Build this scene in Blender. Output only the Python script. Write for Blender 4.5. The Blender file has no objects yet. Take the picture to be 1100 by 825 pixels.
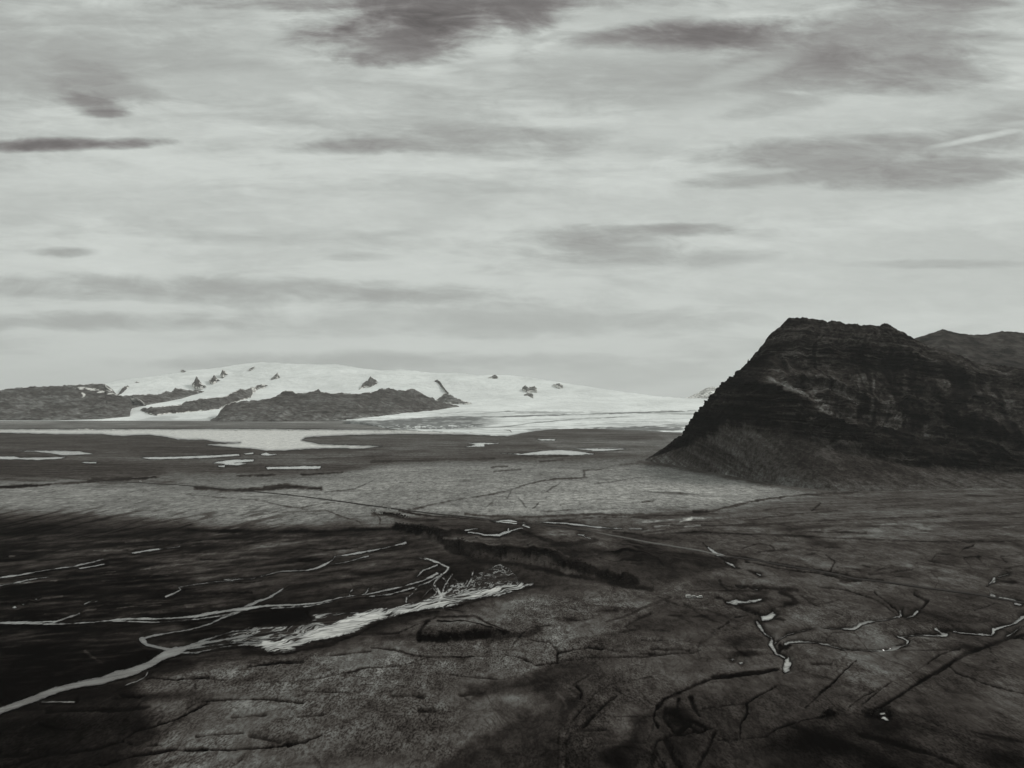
import bpy, bmesh, math, random
import numpy as np
from mathutils import Vector, noise as mnoise

rng = np.random.default_rng(7)
random.seed(7)
scene = bpy.context.scene
C = scene.collection
PI = math.pi

# ------------------------------------------------------------------ camera
H = 160.0                       # metres above the plain
W0, H0, F = 1100.0, 825.0, 847.0
HORIZON = 436.0
TH = math.atan((HORIZON - H0 / 2) / F)
CT, ST = math.cos(TH), math.sin(TH)
cam = bpy.data.cameras.new('camera')
cam.sensor_width = 36.0
cam.lens = 36.0 * F / W0
cam.clip_start = 1.0
cam.clip_end = 200000.0
camo = bpy.data.objects.new('camera', cam)
camo.location = (0, 0, H)
camo.rotation_euler = (PI / 2 + TH, 0, 0)
C.objects.link(camo)
scene.camera = camo


def ray(px, py):
    px = np.asarray(px, float); py = np.asarray(py, float)
    v = py - H0 / 2
    return px - W0 / 2, F * CT + v * ST, F * ST - v * CT


def ground_at(px, py, z=0.0):
    x, y, w = ray(px, py)
    t = (z - H) / w
    return x * t, y * t


def at_depth(px, py, D):
    x, y, w = ray(px, py)
    t = D / y
    return x * t, D + 0 * t, H + w * t


def gdepth(py):
    return float(ground_at(550, py)[1])


# ------------------------------------------------------------------ noise
def _h(ix, iy, seed):
    n = (ix * 374761393 + iy * 668265263 + seed * 1274126177) & 0xffffffff
    n = ((n ^ (n >> 13)) * 1274126177) & 0xffffffff
    n = n ^ (n >> 16)
    return (n & 0xffffff) / float(0xffffff)


def vnoise(x, y, seed=0):
    xi = np.floor(x).astype(np.int64); yi = np.floor(y).astype(np.int64)
    fx = x - xi; fy = y - yi
    ux = fx * fx * fx * (fx * (fx * 6 - 15) + 10); uy = fy * fy * fy * (fy * (fy * 6 - 15) + 10)
    a = _h(xi, yi, seed); b = _h(xi + 1, yi, seed); c = _h(xi, yi + 1, seed); d = _h(xi + 1, yi + 1, seed)
    return (a + (b - a) * ux) * (1 - uy) + (c + (d - c) * ux) * uy


def fbm(x, y, oct=4, seed=0, gain=0.5):
    s = 0; amp = 1; tot = 0
    for o in range(oct):
        s = s + amp * vnoise(x * 2 ** o + 17.3 * o, y * 2 ** o - 9.1 * o, seed + o)
        tot += amp; amp *= gain
    return s / tot            # 0..1


def ridged(x, y, oct=4, seed=0):
    s = 0; amp = 1; tot = 0
    for o in range(oct):
        s = s + amp * (1 - np.abs(2 * vnoise(x * 2 ** o + 5.7 * o, y * 2 ** o + 3.3 * o, seed + o) - 1))
        tot += amp; amp *= 0.5
    return s / tot


def ss(a, b, x):
    t = np.clip((x - a) / (b - a), 0, 1)
    return t * t * (3 - 2 * t)


# ------------------------------------------------------------------ tags
def tag(o, label, cat, group=None, kind=None):
    o['label'] = label; o['category'] = cat
    if group: o['group'] = group
    if kind: o['kind'] = kind
    return o


def mesh_from(name, co, faces, mat, smooth=True, parent=None, attrs=None):
    co = np.asarray(co, np.float32); faces = np.asarray(faces, np.int32)
    me = bpy.data.meshes.new(name)
    k = faces.shape[1]
    me.vertices.add(len(co)); me.vertices.foreach_set('co', co.ravel())
    me.loops.add(faces.size); me.loops.foreach_set('vertex_index', faces.ravel())
    me.polygons.add(len(faces))
    me.polygons.foreach_set('loop_start', np.arange(0, faces.size, k, dtype=np.int32))
    me.polygons.foreach_set('loop_total', np.full(len(faces), k, np.int32))
    me.polygons.foreach_set('use_smooth', np.full(len(faces), smooth, bool))
    me.update(calc_edges=True)
    for an, av in (attrs or {}).items():
        a = me.attributes.new(an, 'FLOAT', 'POINT'); a.data.foreach_set('value', np.asarray(av, np.float32).ravel())
    me.materials.append(mat)
    o = bpy.data.objects.new(name, me); C.objects.link(o)
    if parent: o.parent = parent
    return o


def grid_faces(nr, nc):
    i = np.arange(nr - 1)[:, None] * nc + np.arange(nc - 1)[None, :]
    return np.stack([i, i + 1, i + nc + 1, i + nc], -1).reshape(-1, 4)


# ------------------------------------------------------------------ node helpers
class NT:
    def __init__(s, tree):
        s.t = tree; s.t.nodes.clear()

    def n(s, typ, **kw):
        nd = s.t.nodes.new(typ)
        for k, v in kw.items(): setattr(nd, k, v)
        return nd

    def put(s, sock, v):
        if isinstance(v, bpy.types.NodeSocket): s.t.links.new(v, sock)
        elif v is not None: sock.default_value = v

    def m(s, op, a, b=None, c=None, clamp=False):
        nd = s.n('ShaderNodeMath', operation=op, use_clamp=clamp)
        s.put(nd.inputs[0], a); s.put(nd.inputs[1], b); s.put(nd.inputs[2], c)
        return nd.outputs[0]

    def vm(s, op, a, b=None):
        nd = s.n('ShaderNodeVectorMath', operation=op)
        s.put(nd.inputs[0], a); s.put(nd.inputs[1], b)
        return nd.outputs[0]

    def comb(s, x, y, z):
        nd = s.n('ShaderNodeCombineXYZ'); s.put(nd.inputs[0], x); s.put(nd.inputs[1], y); s.put(nd.inputs[2], z)
        return nd.outputs[0]

    def sep(s, v):
        nd = s.n('ShaderNodeSeparateXYZ'); s.put(nd.inputs[0], v); return nd.outputs

    def noise(s, vec, scale, detail=3, rough=0.5, dist=0.0):
        nd = s.n('ShaderNodeTexNoise'); s.put(nd.inputs['Vector'], vec)
        nd.inputs['Scale'].default_value = scale; nd.inputs['Detail'].default_value = detail
        nd.inputs['Roughness'].default_value = rough; nd.inputs['Distortion'].default_value = dist
        return nd.outputs[0]

    def mr(s, v, a, b, c=0.0, d=1.0, smooth=True):
        nd = s.n('ShaderNodeMapRange'); nd.interpolation_type = 'SMOOTHSTEP' if smooth else 'LINEAR'
        s.put(nd.inputs[0], v)
        for i, q in enumerate((a, b, c, d)): s.put(nd.inputs[1 + i], q)
        return nd.outputs[0]

    def mix(s, f, a, b):
        nd = s.n('ShaderNodeMix', data_type='RGBA'); s.put(nd.inputs[0], f)
        s.put(nd.inputs[6], a); s.put(nd.inputs[7], b); return nd.outputs[2]

    def mixf(s, f, a, b):
        nd = s.n('ShaderNodeMix', data_type='FLOAT'); s.put(nd.inputs[0], f)
        s.put(nd.inputs[2], a); s.put(nd.inputs[3], b); return nd.outputs[0]

    def attr(s, name):
        nd = s.n('ShaderNodeAttribute', attribute_name=name); return nd.outputs['Fac']

    def tint(s, val, light=(1.01, 1.0, 0.955), dark=(1.16, 0.985, 0.89), hi=0.16):
        f = s.mr(val, 0.0, hi)
        c = s.mix(f, (*dark, 1), (*light, 1))
        return s.vm('MULTIPLY', c, s.comb(val, val, val))


def material(name):
    m = bpy.data.materials.new(name); m.use_nodes = True
    return m, NT(m.node_tree)


def finish(nt, col, rough=0.95, spec=0.15, bump=None, bstr=0.3, bdist=0.5, metal=None):
    b = nt.n('ShaderNodeBsdfPrincipled'); o = nt.n('ShaderNodeOutputMaterial')
    nt.put(b.inputs['Base Color'], col); nt.put(b.inputs['Roughness'], rough)
    nt.put(b.inputs['Specular IOR Level'], spec)
    if metal is not None: nt.put(b.inputs['Metallic'], metal)
    if bump is not None:
        bn = nt.n('ShaderNodeBump'); bn.inputs['Strength'].default_value = bstr; bn.inputs['Distance'].default_value = bdist
        nt.put(bn.inputs['Height'], bump); nt.put(b.inputs['Normal'], bn.outputs[0])
    nt.t.links.new(b.outputs[0], o.inputs[0])
    return b


K_LIGHT = 0.60          # irradiance / pi on level ground, used to turn a photographed grey into an albedo


def alb(V):
    return (np.asarray(V, float) / 255.0) ** 2.2 / K_LIGHT


# ground: albedo zones and some painted light and shade in attribute «tone», moss speckle in «speck», flow streaks in «flow»
m_ground, nt = material('ground_heath')
pos = nt.n('ShaderNodeNewGeometry').outputs['Position']
tone = nt.attr('tone'); speck = nt.attr('speck'); flow = nt.attr('flow')
posq = nt.vm('MULTIPLY', pos, (1.0, 0.42, 1.0))
nA = nt.noise(posq, 0.95, 2, 0.6)
nA2 = nt.noise(posq, 0.2, 3, 0.6, 0.6)
nB = nt.noise(pos, 0.035, 5, 0.6, 1.0)
nC = nt.noise(pos, 0.006, 5, 0.6, 0.8)
xs = nt.sep(pos)
st = nt.comb(nt.m('ADD', nt.m('MULTIPLY', xs[0], 0.004), nt.m('MULTIPLY', xs[1], 0.0012)), nt.m('MULTIPLY', nt.m('SUBTRACT', xs[1], nt.m('MULTIPLY', xs[0], 0.22)), 0.03), 0)
nS = nt.noise(st, 1.0, 7, 0.72, 0.9)
sp = nt.mr(nA, 0.36, 0.60, 0.35, 1.32)
sp2 = nt.mr(nA2, 0.35, 0.65, 0.72, 1.25)
nV = nt.noise(pos, 0.013, 4, 0.6, 0.6)
f1 = nt.mixf(nt.m('MULTIPLY', speck, nt.mr(nV, 0.35, 0.62, 0.25, 1.25)), 1.0, nt.m('MULTIPLY', sp, sp2))
f2 = nt.m('MULTIPLY_ADD', nt.m('SUBTRACT', nB, 0.5), 1.5, 1.0)
nD = nt.noise(posq, 0.11, 6, 0.72, 0.4)
f5 = nt.mr(nD, 0.3, 0.7, 0.5, 1.5, False)
f3 = nt.m('MULTIPLY_ADD', nt.m('SUBTRACT', nC, 0.5), 1.1, 1.0)
f4 = nt.mixf(flow, 1.0, nt.mr(nS, 0.32, 0.70, 0.3, 2.0))
val = nt.m('MULTIPLY', nt.m('MULTIPLY', nt.m('MULTIPLY', tone, f1), f2), nt.m('MULTIPLY', f3, f4))
vA = nt.noise(posq, 0.016, 5, 0.55, 0.5); vB = nt.noise(posq, 0.038, 4, 0.6, 0.8); vC = nt.noise(posq, 0.09, 3, 0.6, 0.6)
wv = nt.mr(nC, 0.4, 0.6, 0.0, 1.0)
ve = nt.m('MULTIPLY', nt.mixf(wv, 1.0, nt.mr(nt.m('ABSOLUTE', nt.m('SUBTRACT', vA, 0.5)), 0.0, 0.014, 0.5, 1.0)), nt.mixf(nt.m('SUBTRACT', 1.0, wv), 1.0, nt.mr(nt.m('ABSOLUTE', nt.m('SUBTRACT', vB, 0.52)), 0.0, 0.022, 0.6, 1.0)))
ve = nt.m('MULTIPLY', ve, nt.mr(nt.m('ABSOLUTE', nt.m('SUBTRACT', vC, 0.5)), 0.0, 0.05, 0.78, 1.06))
ve = nt.mixf(nt.m('MULTIPLY', flow, 0.7, clamp=True), ve, 1.0)
val = nt.m('MULTIPLY', nt.m('MULTIPLY', val, f5), ve)
val = nt.m('MAXIMUM', val, 0.003)
bmp = nt.m('ADD', nt.m('MULTIPLY', nA, nt.m('MULTIPLY', speck, 1.0)), nt.m('MULTIPLY', nB, 1.6))
finish(nt, nt.tint(val), 1.0, 0.0, bmp, 0.35, 1.2)


def water_mat(name, silt, rough=0.08, edge=1.5, braided=False):
    """water with ragged shallow margins over dark wet banks; «sdf» is the distance to the shore line"""
    m, nt = material(name)
    pos = nt.n('ShaderNodeNewGeometry').outputs['Position']
    n1 = nt.noise(pos, 0.9, 2, 0.5); n2 = nt.noise(pos, 0.05, 4, 0.6, 0.5)
    e1 = nt.noise(nt.vm('MULTIPLY', pos, (0.42, 0.12, 0.3)), 1.0, 4, 0.65, 0.6)
    e2 = nt.noise(nt.vm('MULTIPLY', pos, (0.075, 0.02, 0.1)), 1.0, 3, 0.6, 0.4)
    fl = nt.sep(pos)
    n3 = nt.noise(nt.comb(nt.m('MULTIPLY', fl[0], 0.03), nt.m('MULTIPLY', nt.m('MULTIPLY_ADD', fl[0], -0.55, fl[1]), 0.12), 0), 1.0, 5, 0.65, 0.6)
    s_ = nt.attr('sdf')
    s_ = nt.m('ADD', s_, nt.m('MULTIPLY', nt.m('SUBTRACT', e1, 0.5), 1.6 * edge))
    s_ = nt.m('ADD', s_, nt.m('MULTIPLY', nt.m('SUBTRACT', e2, 0.5), 1.8 * edge))
    bank = nt.m('MULTIPLY', nt.mr(s_, 2.0, 0.2, 0.0, 0.7), nt.mr(e2, 0.35, 0.6, 0.1, 0.9))
    if braided:
        u, v_, ps, curl = nt.attr('fu'), nt.attr('fv'), nt.attr('psdf'), nt.attr('curl')
        q1 = nt.noise(nt.comb(nt.m('MULTIPLY', u, 1 / 46), nt.m('MULTIPLY', v_, 1 / 4.6), 0.0), 1.0, 5, 0.6, 0.9)
        q2 = nt.noise(nt.comb(nt.m('MULTIPLY', u, 1 / 13), nt.m('MULTIPLY', v_, 1 / 5.5), 3.0), 1.0, 4, 0.55, 1.6)
        big = nt.noise(nt.comb(nt.m('MULTIPLY', u, 1 / 60), nt.m('MULTIPLY', v_, 1 / 12), 7.0), 1.0, 3, 0.5, 0.3)
        r1 = nt.m('ABSOLUTE', nt.m('SUBTRACT', q1, 0.5)); r2 = nt.m('ABSOLUTE', nt.m('SUBTRACT', q2, 0.5))
        thr = nt.m('MULTIPLY_ADD', nt.m('SUBTRACT', big, 0.5), 0.34, nt.attr('full'))
        st1 = nt.m('MULTIPLY', nt.m('SUBTRACT', r1, thr), 26.0)
        st2 = nt.m('MULTIPLY', nt.m('SUBTRACT', r2, nt.m('MULTIPLY', thr, 0.40)), 22.0)
        st_ = nt.mixf(curl, st1, st2)
        pe = nt.m('ADD', nt.m('ADD', ps, nt.m('MULTIPLY', nt.m('SUBTRACT', q1, 0.5), 14.0)), nt.m('MULTIPLY', nt.m('SUBTRACT', e1, 0.5), 5.0))
        s_ = nt.m('MINIMUM', s_, nt.m('MAXIMUM', pe, st_))
        bank = nt.m('MAXIMUM', nt.mr(s_, 1.7, 0.3, 0.0, 0.75), nt.mr(pe, 1.0, -2.0, 0.0, 0.9))
    wm = nt.mr(s_, 0.45, -0.5)
    deep = nt.mr(s_, 0.3, -2.6, 0.3, 1.1)
    v = nt.m('MULTIPLY', nt.m('MULTIPLY', nt.mr(n2, 0.3, 0.7, 0.75, 1.25), nt.mr(n3, 0.32, 0.68, 0.45, 1.55)), nt.m('MULTIPLY', deep, silt))
    bs = nt.n('ShaderNodeBsdfPrincipled')
    nt.put(bs.inputs['Base Color'], nt.tint(v)); nt.put(bs.inputs['Roughness'], rough); bs.inputs['IOR'].default_value = 1.333
    bn = nt.n('ShaderNodeBump'); bn.inputs['Strength'].default_value = 0.06; bn.inputs['Distance'].default_value = 0.3
    nt.put(bn.inputs['Height'], n1); nt.put(bs.inputs['Normal'], bn.outputs[0])
    wet = nt.n('ShaderNodeBsdfDiffuse')
    nt.put(wet.inputs[0], nt.tint(nt.m('MULTIPLY', nt.mr(n3, 0.3, 0.7, 0.4, 1.9), 0.022 if braided else 0.012)))
    tr = nt.n('ShaderNodeBsdfTransparent')
    mx = nt.n('ShaderNodeMixShader'); nt.put(mx.inputs[0], bank); nt.t.links.new(tr.outputs[0], mx.inputs[1]); nt.t.links.new(wet.outputs[0], mx.inputs[2])
    mx2 = nt.n('ShaderNodeMixShader'); nt.put(mx2.inputs[0], wm); nt.t.links.new(mx.outputs[0], mx2.inputs[1]); nt.t.links.new(bs.outputs[0], mx2.inputs[2])
    o = nt.n('ShaderNodeOutputMaterial'); nt.t.links.new(mx2.outputs[0], o.inputs[0])
    return m


m_lake = water_mat('lake_water', 0.55, 0.4, 0.3)
m_river = water_mat('silty_river_water', 0.08, 0.16)
m_river2 = water_mat('shallow_river_water', 0.24, 0.14, 1.2)
m_fan = water_mat('milky_river_water', 0.40, 0.2, 1.2, True)
m_pond = water_mat('pond_water', 0.42, 0.08, 0.9)
m_tarn = water_mat('heath_pool_water', 0.34, 0.12, 1.7)
m_brook = water_mat('brook_water', 0.30, 0.14, 0.85)
m_trickle = water_mat('sand_trickle_water', 0.2, 0.14, 0.9)

# mountain rock: ledges carry pale grass and scree, faces are dark basalt
m_rock, nt = material('basalt_mountain')
geo = nt.n('ShaderNodeNewGeometry'); pos = geo.outputs['Position']
nz = nt.sep(geo.outputs['Normal'])[2]
tone = nt.attr('tone')
p = nt.sep(pos)
n1 = nt.noise(pos, 0.012, 6, 0.65, 0.6); n2 = nt.noise(pos, 0.09, 5, 0.65, 0.3)
strat = nt.noise(nt.comb(nt.m('MULTIPLY', p[0], 0.004), nt.m('MULTIPLY', p[1], 0.004), nt.m('MULTIPLY', nt.m('MULTIPLY_ADD', p[0], 0.10, p[2]), 0.16)), 1.0, 4, 0.6, 0.3)
n3 = nt.noise(pos, 0.3, 4, 0.7)
led = nt.mr(nt.m('MULTIPLY_ADD', nt.m('SUBTRACT', n2, 0.5), 0.5, nz), 0.42, 0.80)
v = nt.m('MULTIPLY', tone, nt.mixf(nt.attr('scree'), nt.mixf(led, 0.62, 1.45), 1.0))
v = nt.m('MULTIPLY', v, nt.mr(n2, 0.32, 0.68, 0.55, 1.5))
v = nt.m('MULTIPLY', v, nt.mr(n3, 0.3, 0.7, 0.65, 1.4))
v = nt.m('MULTIPLY', v, nt.mixf(nt.m('MAXIMUM', led, nt.attr('scree')), nt.mr(strat, 0.38, 0.62, 0.4, 1.6), 1.0))
v = nt.m('MULTIPLY', v, nt.mr(n1, 0.3, 0.7, 0.7, 1.3))
v = nt.m('MAXIMUM', v, 0.004)
finish(nt, nt.tint(v), 1.0, 0.0, nt.m('ADD', n2, nt.m('MULTIPLY', strat, 1.2)), 1.0, 7.0)

m_farrock, nt = material('distant_rock')
geo = nt.n('ShaderNodeNewGeometry'); pos = geo.outputs['Position']
n1 = nt.noise(pos, 0.0035, 6, 0.65, 0.8); n2 = nt.noise(pos, 0.016, 4, 0.6, 0.2)
p = nt.sep(pos)
strat = nt.noise(nt.comb(nt.m('MULTIPLY', p[0], 0.0006), 0.0, nt.m('MULTIPLY', p[2], 0.03)), 1.0, 4, 0.6, 0.5)
v = nt.m('MULTIPLY', nt.attr('tone'), nt.m('MULTIPLY', nt.mr(n1, 0.32, 0.68, 0.45, 1.6), nt.mr(n2, 0.34, 0.66, 0.4, 1.65)))
v = nt.m('MULTIPLY', v, nt.mr(strat, 0.35, 0.65, 0.75, 1.25))
n4 = nt.noise(nt.vm('MULTIPLY', pos, (1.0, 0.5, 1.6)), 0.011, 6, 0.7, 0.6)
sn = nt.mr(nt.m('ADD', nt.attr('snow'), nt.m('MULTIPLY', nt.m('SUBTRACT', n4, 0.5), 2.2)), 0.62, 0.8)
v = nt.mixf(sn, v, 0.78)
finish(nt, nt.tint(v), 1.0, 0.0, n2, 1.0, 40.0)

# snow and glacier ice: «dirt» carries moraine stripes
m_snow, nt = material('glacier_snow')
pos = nt.n('ShaderNodeNewGeometry').outputs['Position']
d = nt.attr('dirt')
n1 = nt.noise(pos, 0.0012, 6, 0.6, 0.6); n2 = nt.noise(pos, 0.008, 5, 0.65, 0.4)
v = nt.m('MULTIPLY', 0.93, nt.m('MULTIPLY', nt.mr(n1, 0.3, 0.7, 0.86, 1.05), nt.mr(n2, 0.3, 0.7, 0.93, 1.04)))
dv = nt.m('MULTIPLY', 0.17, nt.mr(n2, 0.3, 0.7, 0.6, 1.4))
dd = nt.m('ADD', d, nt.m('MULTIPLY', nt.m('SUBTRACT', n2, 0.5), nt.m('MULTIPLY', nt.mr(d, 0.0, 0.3), 0.9)), clamp=True)
v = nt.mixf(dd, v, dv)
finish(nt, nt.tint(v, light=(0.97, 1.0, 0.985), dark=(1.08, 1.0, 0.95)), 1.0, 0.0, nt.m('ADD', n2, nt.m('MULTIPLY', n1, 3.0)), 0.6, 40.0)

m_road, nt = material('gravel_road')
pos = nt.n('ShaderNodeNewGeometry').outputs['Position']
n2 = nt.noise(pos, 0.4, 4, 0.6); n3 = nt.noise(pos, 0.01, 3, 0.6)
v = nt.m('MULTIPLY', nt.attr('tone'), nt.m('MULTIPLY', nt.mr(n2, 0.3, 0.7, 0.75, 1.25), nt.mr(n3, 0.3, 0.7, 0.8, 1.25)))
finish(nt, nt.tint(v), 0.9, 0.1, n2, 0.3, 0.1)


def simple(name, v, rough=0.6, spec=0.3, ns=3.0, amt=0.25, metal=None):
    m, nt = material(name)
    tc = nt.n('ShaderNodeTexCoord').outputs['Object']
    n1 = nt.noise(tc, ns, 4, 0.6)
    finish(nt, nt.tint(nt.m('MULTIPLY', v, nt.mr(n1, 0.3, 0.7, 1 - amt, 1 + amt))), rough, spec, metal=metal)
    return m


m_ice = simple('floating_ice', 0.5, 0.5, 0.3, 0.1, 0.15)
m_paint = simple('pale_paint', 0.62, 0.35, 0.5, 1.5, 0.06)
m_paint2 = simple('silver_paint', 0.42, 0.35, 0.5, 1.5, 0.06)
m_glass = simple('dark_glass', 0.015, 0.15, 0.5, 1.0, 0.1)
m_tyre = simple('black_rubber', 0.012, 0.9, 0.2, 6.0, 0.2)
m_rim = simple('grey_rim', 0.25, 0.4, 0.5, 4.0, 0.1)
m_wall = simple('pale_render', 0.45, 0.85, 0.2, 0.8, 0.15)
m_roof = simple('grey_roof', 0.10, 0.7, 0.3, 0.8, 0.2)
m_scrub = simple('dark_birch_scrub', 0.02, 1.0, 0.0, 0.5, 0.5)

# ------------------------------------------------------------------ ground chart
cols = np.concatenate([np.arange(-2600, -500, 30), np.arange(-500, -30, 4.0), np.arange(-30, 1130, 0.8), np.arange(1130, 1600, 4.0), np.arange(1600, 3700, 30)])
rows = np.concatenate([np.arange(440.6, 500, 0.5), np.arange(500, 560, 0.6), np.arange(560, 730, 0.6), np.arange(730, 862, 0.75), 862 + np.cumsum(1.5 * 1.16 ** np.arange(34))])
PX, PY = np.meshgrid(cols, rows)
NR, NCOL = PX.shape
GX, GY = ground_at(PX, PY)
# organic wobble of every outline on the ground
PXw = PX + (fbm(GX / 40, GY / 90, 3, 11) - 0.5) * 5.0 + (fbm(PX / 4, PY / 2.5, 2, 15) - 0.5) * 1.6
PYw = PY + (fbm(GX / 40, GY / 90, 3, 23) - 0.5) * 2.4 * np.clip((PY - 436) / 120, 0.25, 1.2) + (fbm(PX / 5, PY / 2.5, 2, 19) - 0.5) * 0.8


def window(pts, margin):
    p = np.asarray(pts, float)
    c0 = np.searchsorted(cols, p[:, 0].min() - margin); c1 = np.searchsorted(cols, p[:, 0].max() + margin)
    r0 = np.searchsorted(rows, p[:, 1].min() - margin); r1 = np.searchsorted(rows, p[:, 1].max() + margin)
    return slice(r0, max(r1, r0 + 1)), slice(c0, max(c1, c0 + 1))


def line_dist(pts, w, wins=None, warp=1.0):
    """distance to a polyline of varying half-width (negative inside)"""
    p = np.asarray(pts, float)
    x = PX[wins] + (PXw[wins] - PX[wins]) * warp; y = PY[wins] + (PYw[wins] - PY[wins]) * warp
    ws = p[:, 2] if p.shape[1] > 2 else np.full(len(p), w)
    best = np.full(x.shape, 1e9)
    for i in range(len(p) - 1):
        ax, ay = p[i, :2]; bx, by = p[i + 1, :2]
        dx, dy = bx - ax, by - ay
        t = np.clip(((x - ax) * dx + (y - ay) * dy) / max(dx * dx + dy * dy, 1e-6), 0, 1)
        hw = 0.5 * (ws[i] + (ws[i + 1] - ws[i]) * t)
        best = np.minimum(best, np.hypot(x - ax - dx * t, y - ay - dy * t) - hw)
    return best


def poly_sdf(pts, wins, warp=1.0):
    p = np.asarray(pts, float)
    x = PX[wins] + (PXw[wins] - PX[wins]) * warp; y = PY[wins] + (PYw[wins] - PY[wins]) * warp
    inside = np.zeros(x.shape, bool); best = np.full(x.shape, 1e9)
    n = len(p)
    for i in range(n):
        ax, ay = p[i]; bx, by = p[(i + 1) % n]
        dx, dy = bx - ax, by - ay
        t = np.clip(((x - ax) * dx + (y - ay) * dy) / max(dx * dx + dy * dy, 1e-9), 0, 1)
        best = np.minimum(best, np.hypot(x - ax - dx * t, y - ay - dy * t))
        c = ((ay > y) != (by > y)) & (x < (bx - ax) * (y - ay) / ((by - ay) if by != ay else 1e-9) + ax)
        inside ^= c
    return np.where(inside, -best, best)


Vt = np.full(PX.shape, 50.0)                   # grey wanted on the ground
SPK = np.ones(PX.shape); FLW = np.zeros(PX.shape)
Z = np.zeros(PX.shape)
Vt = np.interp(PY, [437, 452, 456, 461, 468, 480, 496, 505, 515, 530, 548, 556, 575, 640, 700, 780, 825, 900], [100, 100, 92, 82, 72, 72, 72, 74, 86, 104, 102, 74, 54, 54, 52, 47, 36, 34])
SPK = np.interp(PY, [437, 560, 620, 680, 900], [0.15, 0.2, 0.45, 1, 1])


def zone(pts, V, soft=6, k=1.0, speck=None, flow=None, wob=0.0):
    w = window(pts, soft + 12)
    s = poly_sdf(pts, w)
    if wob: s = s + (fbm(GX[w] / 60, GY[w] / 160, 4, 41) - 0.5) * wob
    m = ss(soft, -soft, s) * k
    Vt[w] += (V - Vt[w]) * m
    if speck is not None: SPK[w] += (speck - SPK[w]) * m
    if flow is not None: FLW[w] += (flow - FLW[w]) * m


def spot(px, py, rx, ry, V, k=1.0, flow=None):
    pts = [(px - rx, py - ry), (px + rx, py + ry)]
    w = window(pts, 6)
    d = np.hypot((PXw[w] - px) / rx, (PYw[w] - py) / ry) + (fbm(GX[w] / 50, GY[w] / 120, 4, 43) - 0.5) * 0.6
    m = ss(1.0, 0.35, d) * k
    Vt[w] += (V - Vt[w]) * m
    if flow is not None: FLW[w] += (flow - FLW[w]) * m


def stroke(pts, wd, V, soft=0.9, k=0.9, cut=0.0):
    w = window(pts, wd + soft * 2 + 4)
    thin = 0.55 if pts[0][1] < 555 else 1.0
    d = line_dist(pts, wd, w) + (fbm(PX[w] / 7, PY[w] / 4, 4, 47, .6) - 0.5) * (0.8 + min(wd, 4.0) * 0.35) * thin + (fbm(PX[w] / 24, PY[w] / 14, 2, 49) - 0.5) * 2.0 * thin + (vnoise(PX[w] / 2.2, PY[w] / 1.6, 51) - .5) * 0.8
    kk = k * (0.42 + 1.2 * fbm(PX[w] / 22, PY[w] / 10, 3, 53))
    m = ss(soft, -soft, d) * np.clip(kk, 0, 1)
    Vt[w] += (V - Vt[w]) * m
    if cut: Z[w] -= cut * ss(soft * 1.5, -soft, d)


# ---- broad zones
zone([(0, 463), (60, 466), (145, 467), (218, 473), (270, 481), (285, 485), (290, 490), (200, 490), (100, 492), (-40, 492)], 60, 3)
zone([(-60, 493), (40, 494), (180, 496), (330, 500), (420, 499), (430, 506), (300, 509), (180, 508), (120, 513), (-60, 512)], 54, 3, flow=0.5)
zone([(-60, 496), (100, 497), (175, 500), (180, 510), (110, 514), (-60, 511)], 46, 3, 0.8)
zone([(270, 484), (420, 478), (560, 472), (700, 475), (700, 490), (560, 494), (400, 497), (290, 496)], 66, 2, flow=0.5)
zone([(560, 470), (760, 466), (740, 485), (690, 488), (600, 482)], 80, 2)
zone([(560, 462), (620, 460), (700, 464), (720, 474), (600, 472), (556, 469)], 66, 1.5, flow=0.6)
zone([(0, 526), (100, 520), (200, 524), (300, 520), (420, 500), (560, 497), (690, 497), (800, 517), (862, 527), (858, 533), (780, 544), (700, 551), (600, 552), (520, 553), (430, 549), (400, 546), (330, 562), (200, 560), (100, 552), (0, 542)], 104, 5, speck=0.1)
zone([(560, 520), (700, 508), (800, 520), (845, 530), (760, 545), (620, 545)], 113, 10, 0.8)
zone([(200, 548), (330, 540), (470, 540), (420, 568), (300, 568), (210, 566)], 104, 5)
# black outwash plain on the left
zone([(-80, 556), (60, 562), (200, 570), (330, 572), (425, 570), (470, 585), (500, 600), (560, 612), (600, 618), (605, 628), (560, 632), (520, 645), (470, 655), (400, 690), (330, 705), (230, 718), (180, 738), (100, 766), (-80, 800)], 25, 18, speck=0.2, flow=0.55, wob=10)
zone([(180, 575), (330, 574), (430, 574), (480, 595), (470, 625), (380, 640), (250, 640), (160, 610)], 44, 24, 0.9, flow=0.5, wob=14)
zone([(-80, 590), (100, 590), (200, 615), (210, 655), (100, 700), (-80, 720)], 16, 18, 0.7)
zone([(-80, 556), (200, 566), (240, 590), (120, 620), (-80, 615)], 27, 14, 0.7)
zone([(180, 655), (330, 652), (335, 665), (200, 685)], 12, 5, 0.9)
zone([(-80, 700), (150, 690), (180, 705), (60, 750), (-80, 770)], 12, 8, 0.7)
# near left
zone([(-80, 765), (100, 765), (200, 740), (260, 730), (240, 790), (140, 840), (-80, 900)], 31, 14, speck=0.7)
spot(10, 790, 90, 30, 20, 0.8); spot(30, 825, 140, 22, 22, 0.7)  # darkening towards the bottom corner of the view, painted into the tone
zone([(150, 735), (330, 706), (440, 680), (600, 650), (640, 660), (600, 720), (560, 760), (480, 830), (300, 900), (120, 900), (170, 790)], 69, 14, speck=1.0)
zone([(420, 680), (560, 640), (690, 640), (700, 665), (600, 690), (480, 700)], 76, 10, 0.9, speck=0.8)
zone([(300, 720), (480, 700), (540, 730), (420, 790), (300, 790)], 78, 14, 0.6)
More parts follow.
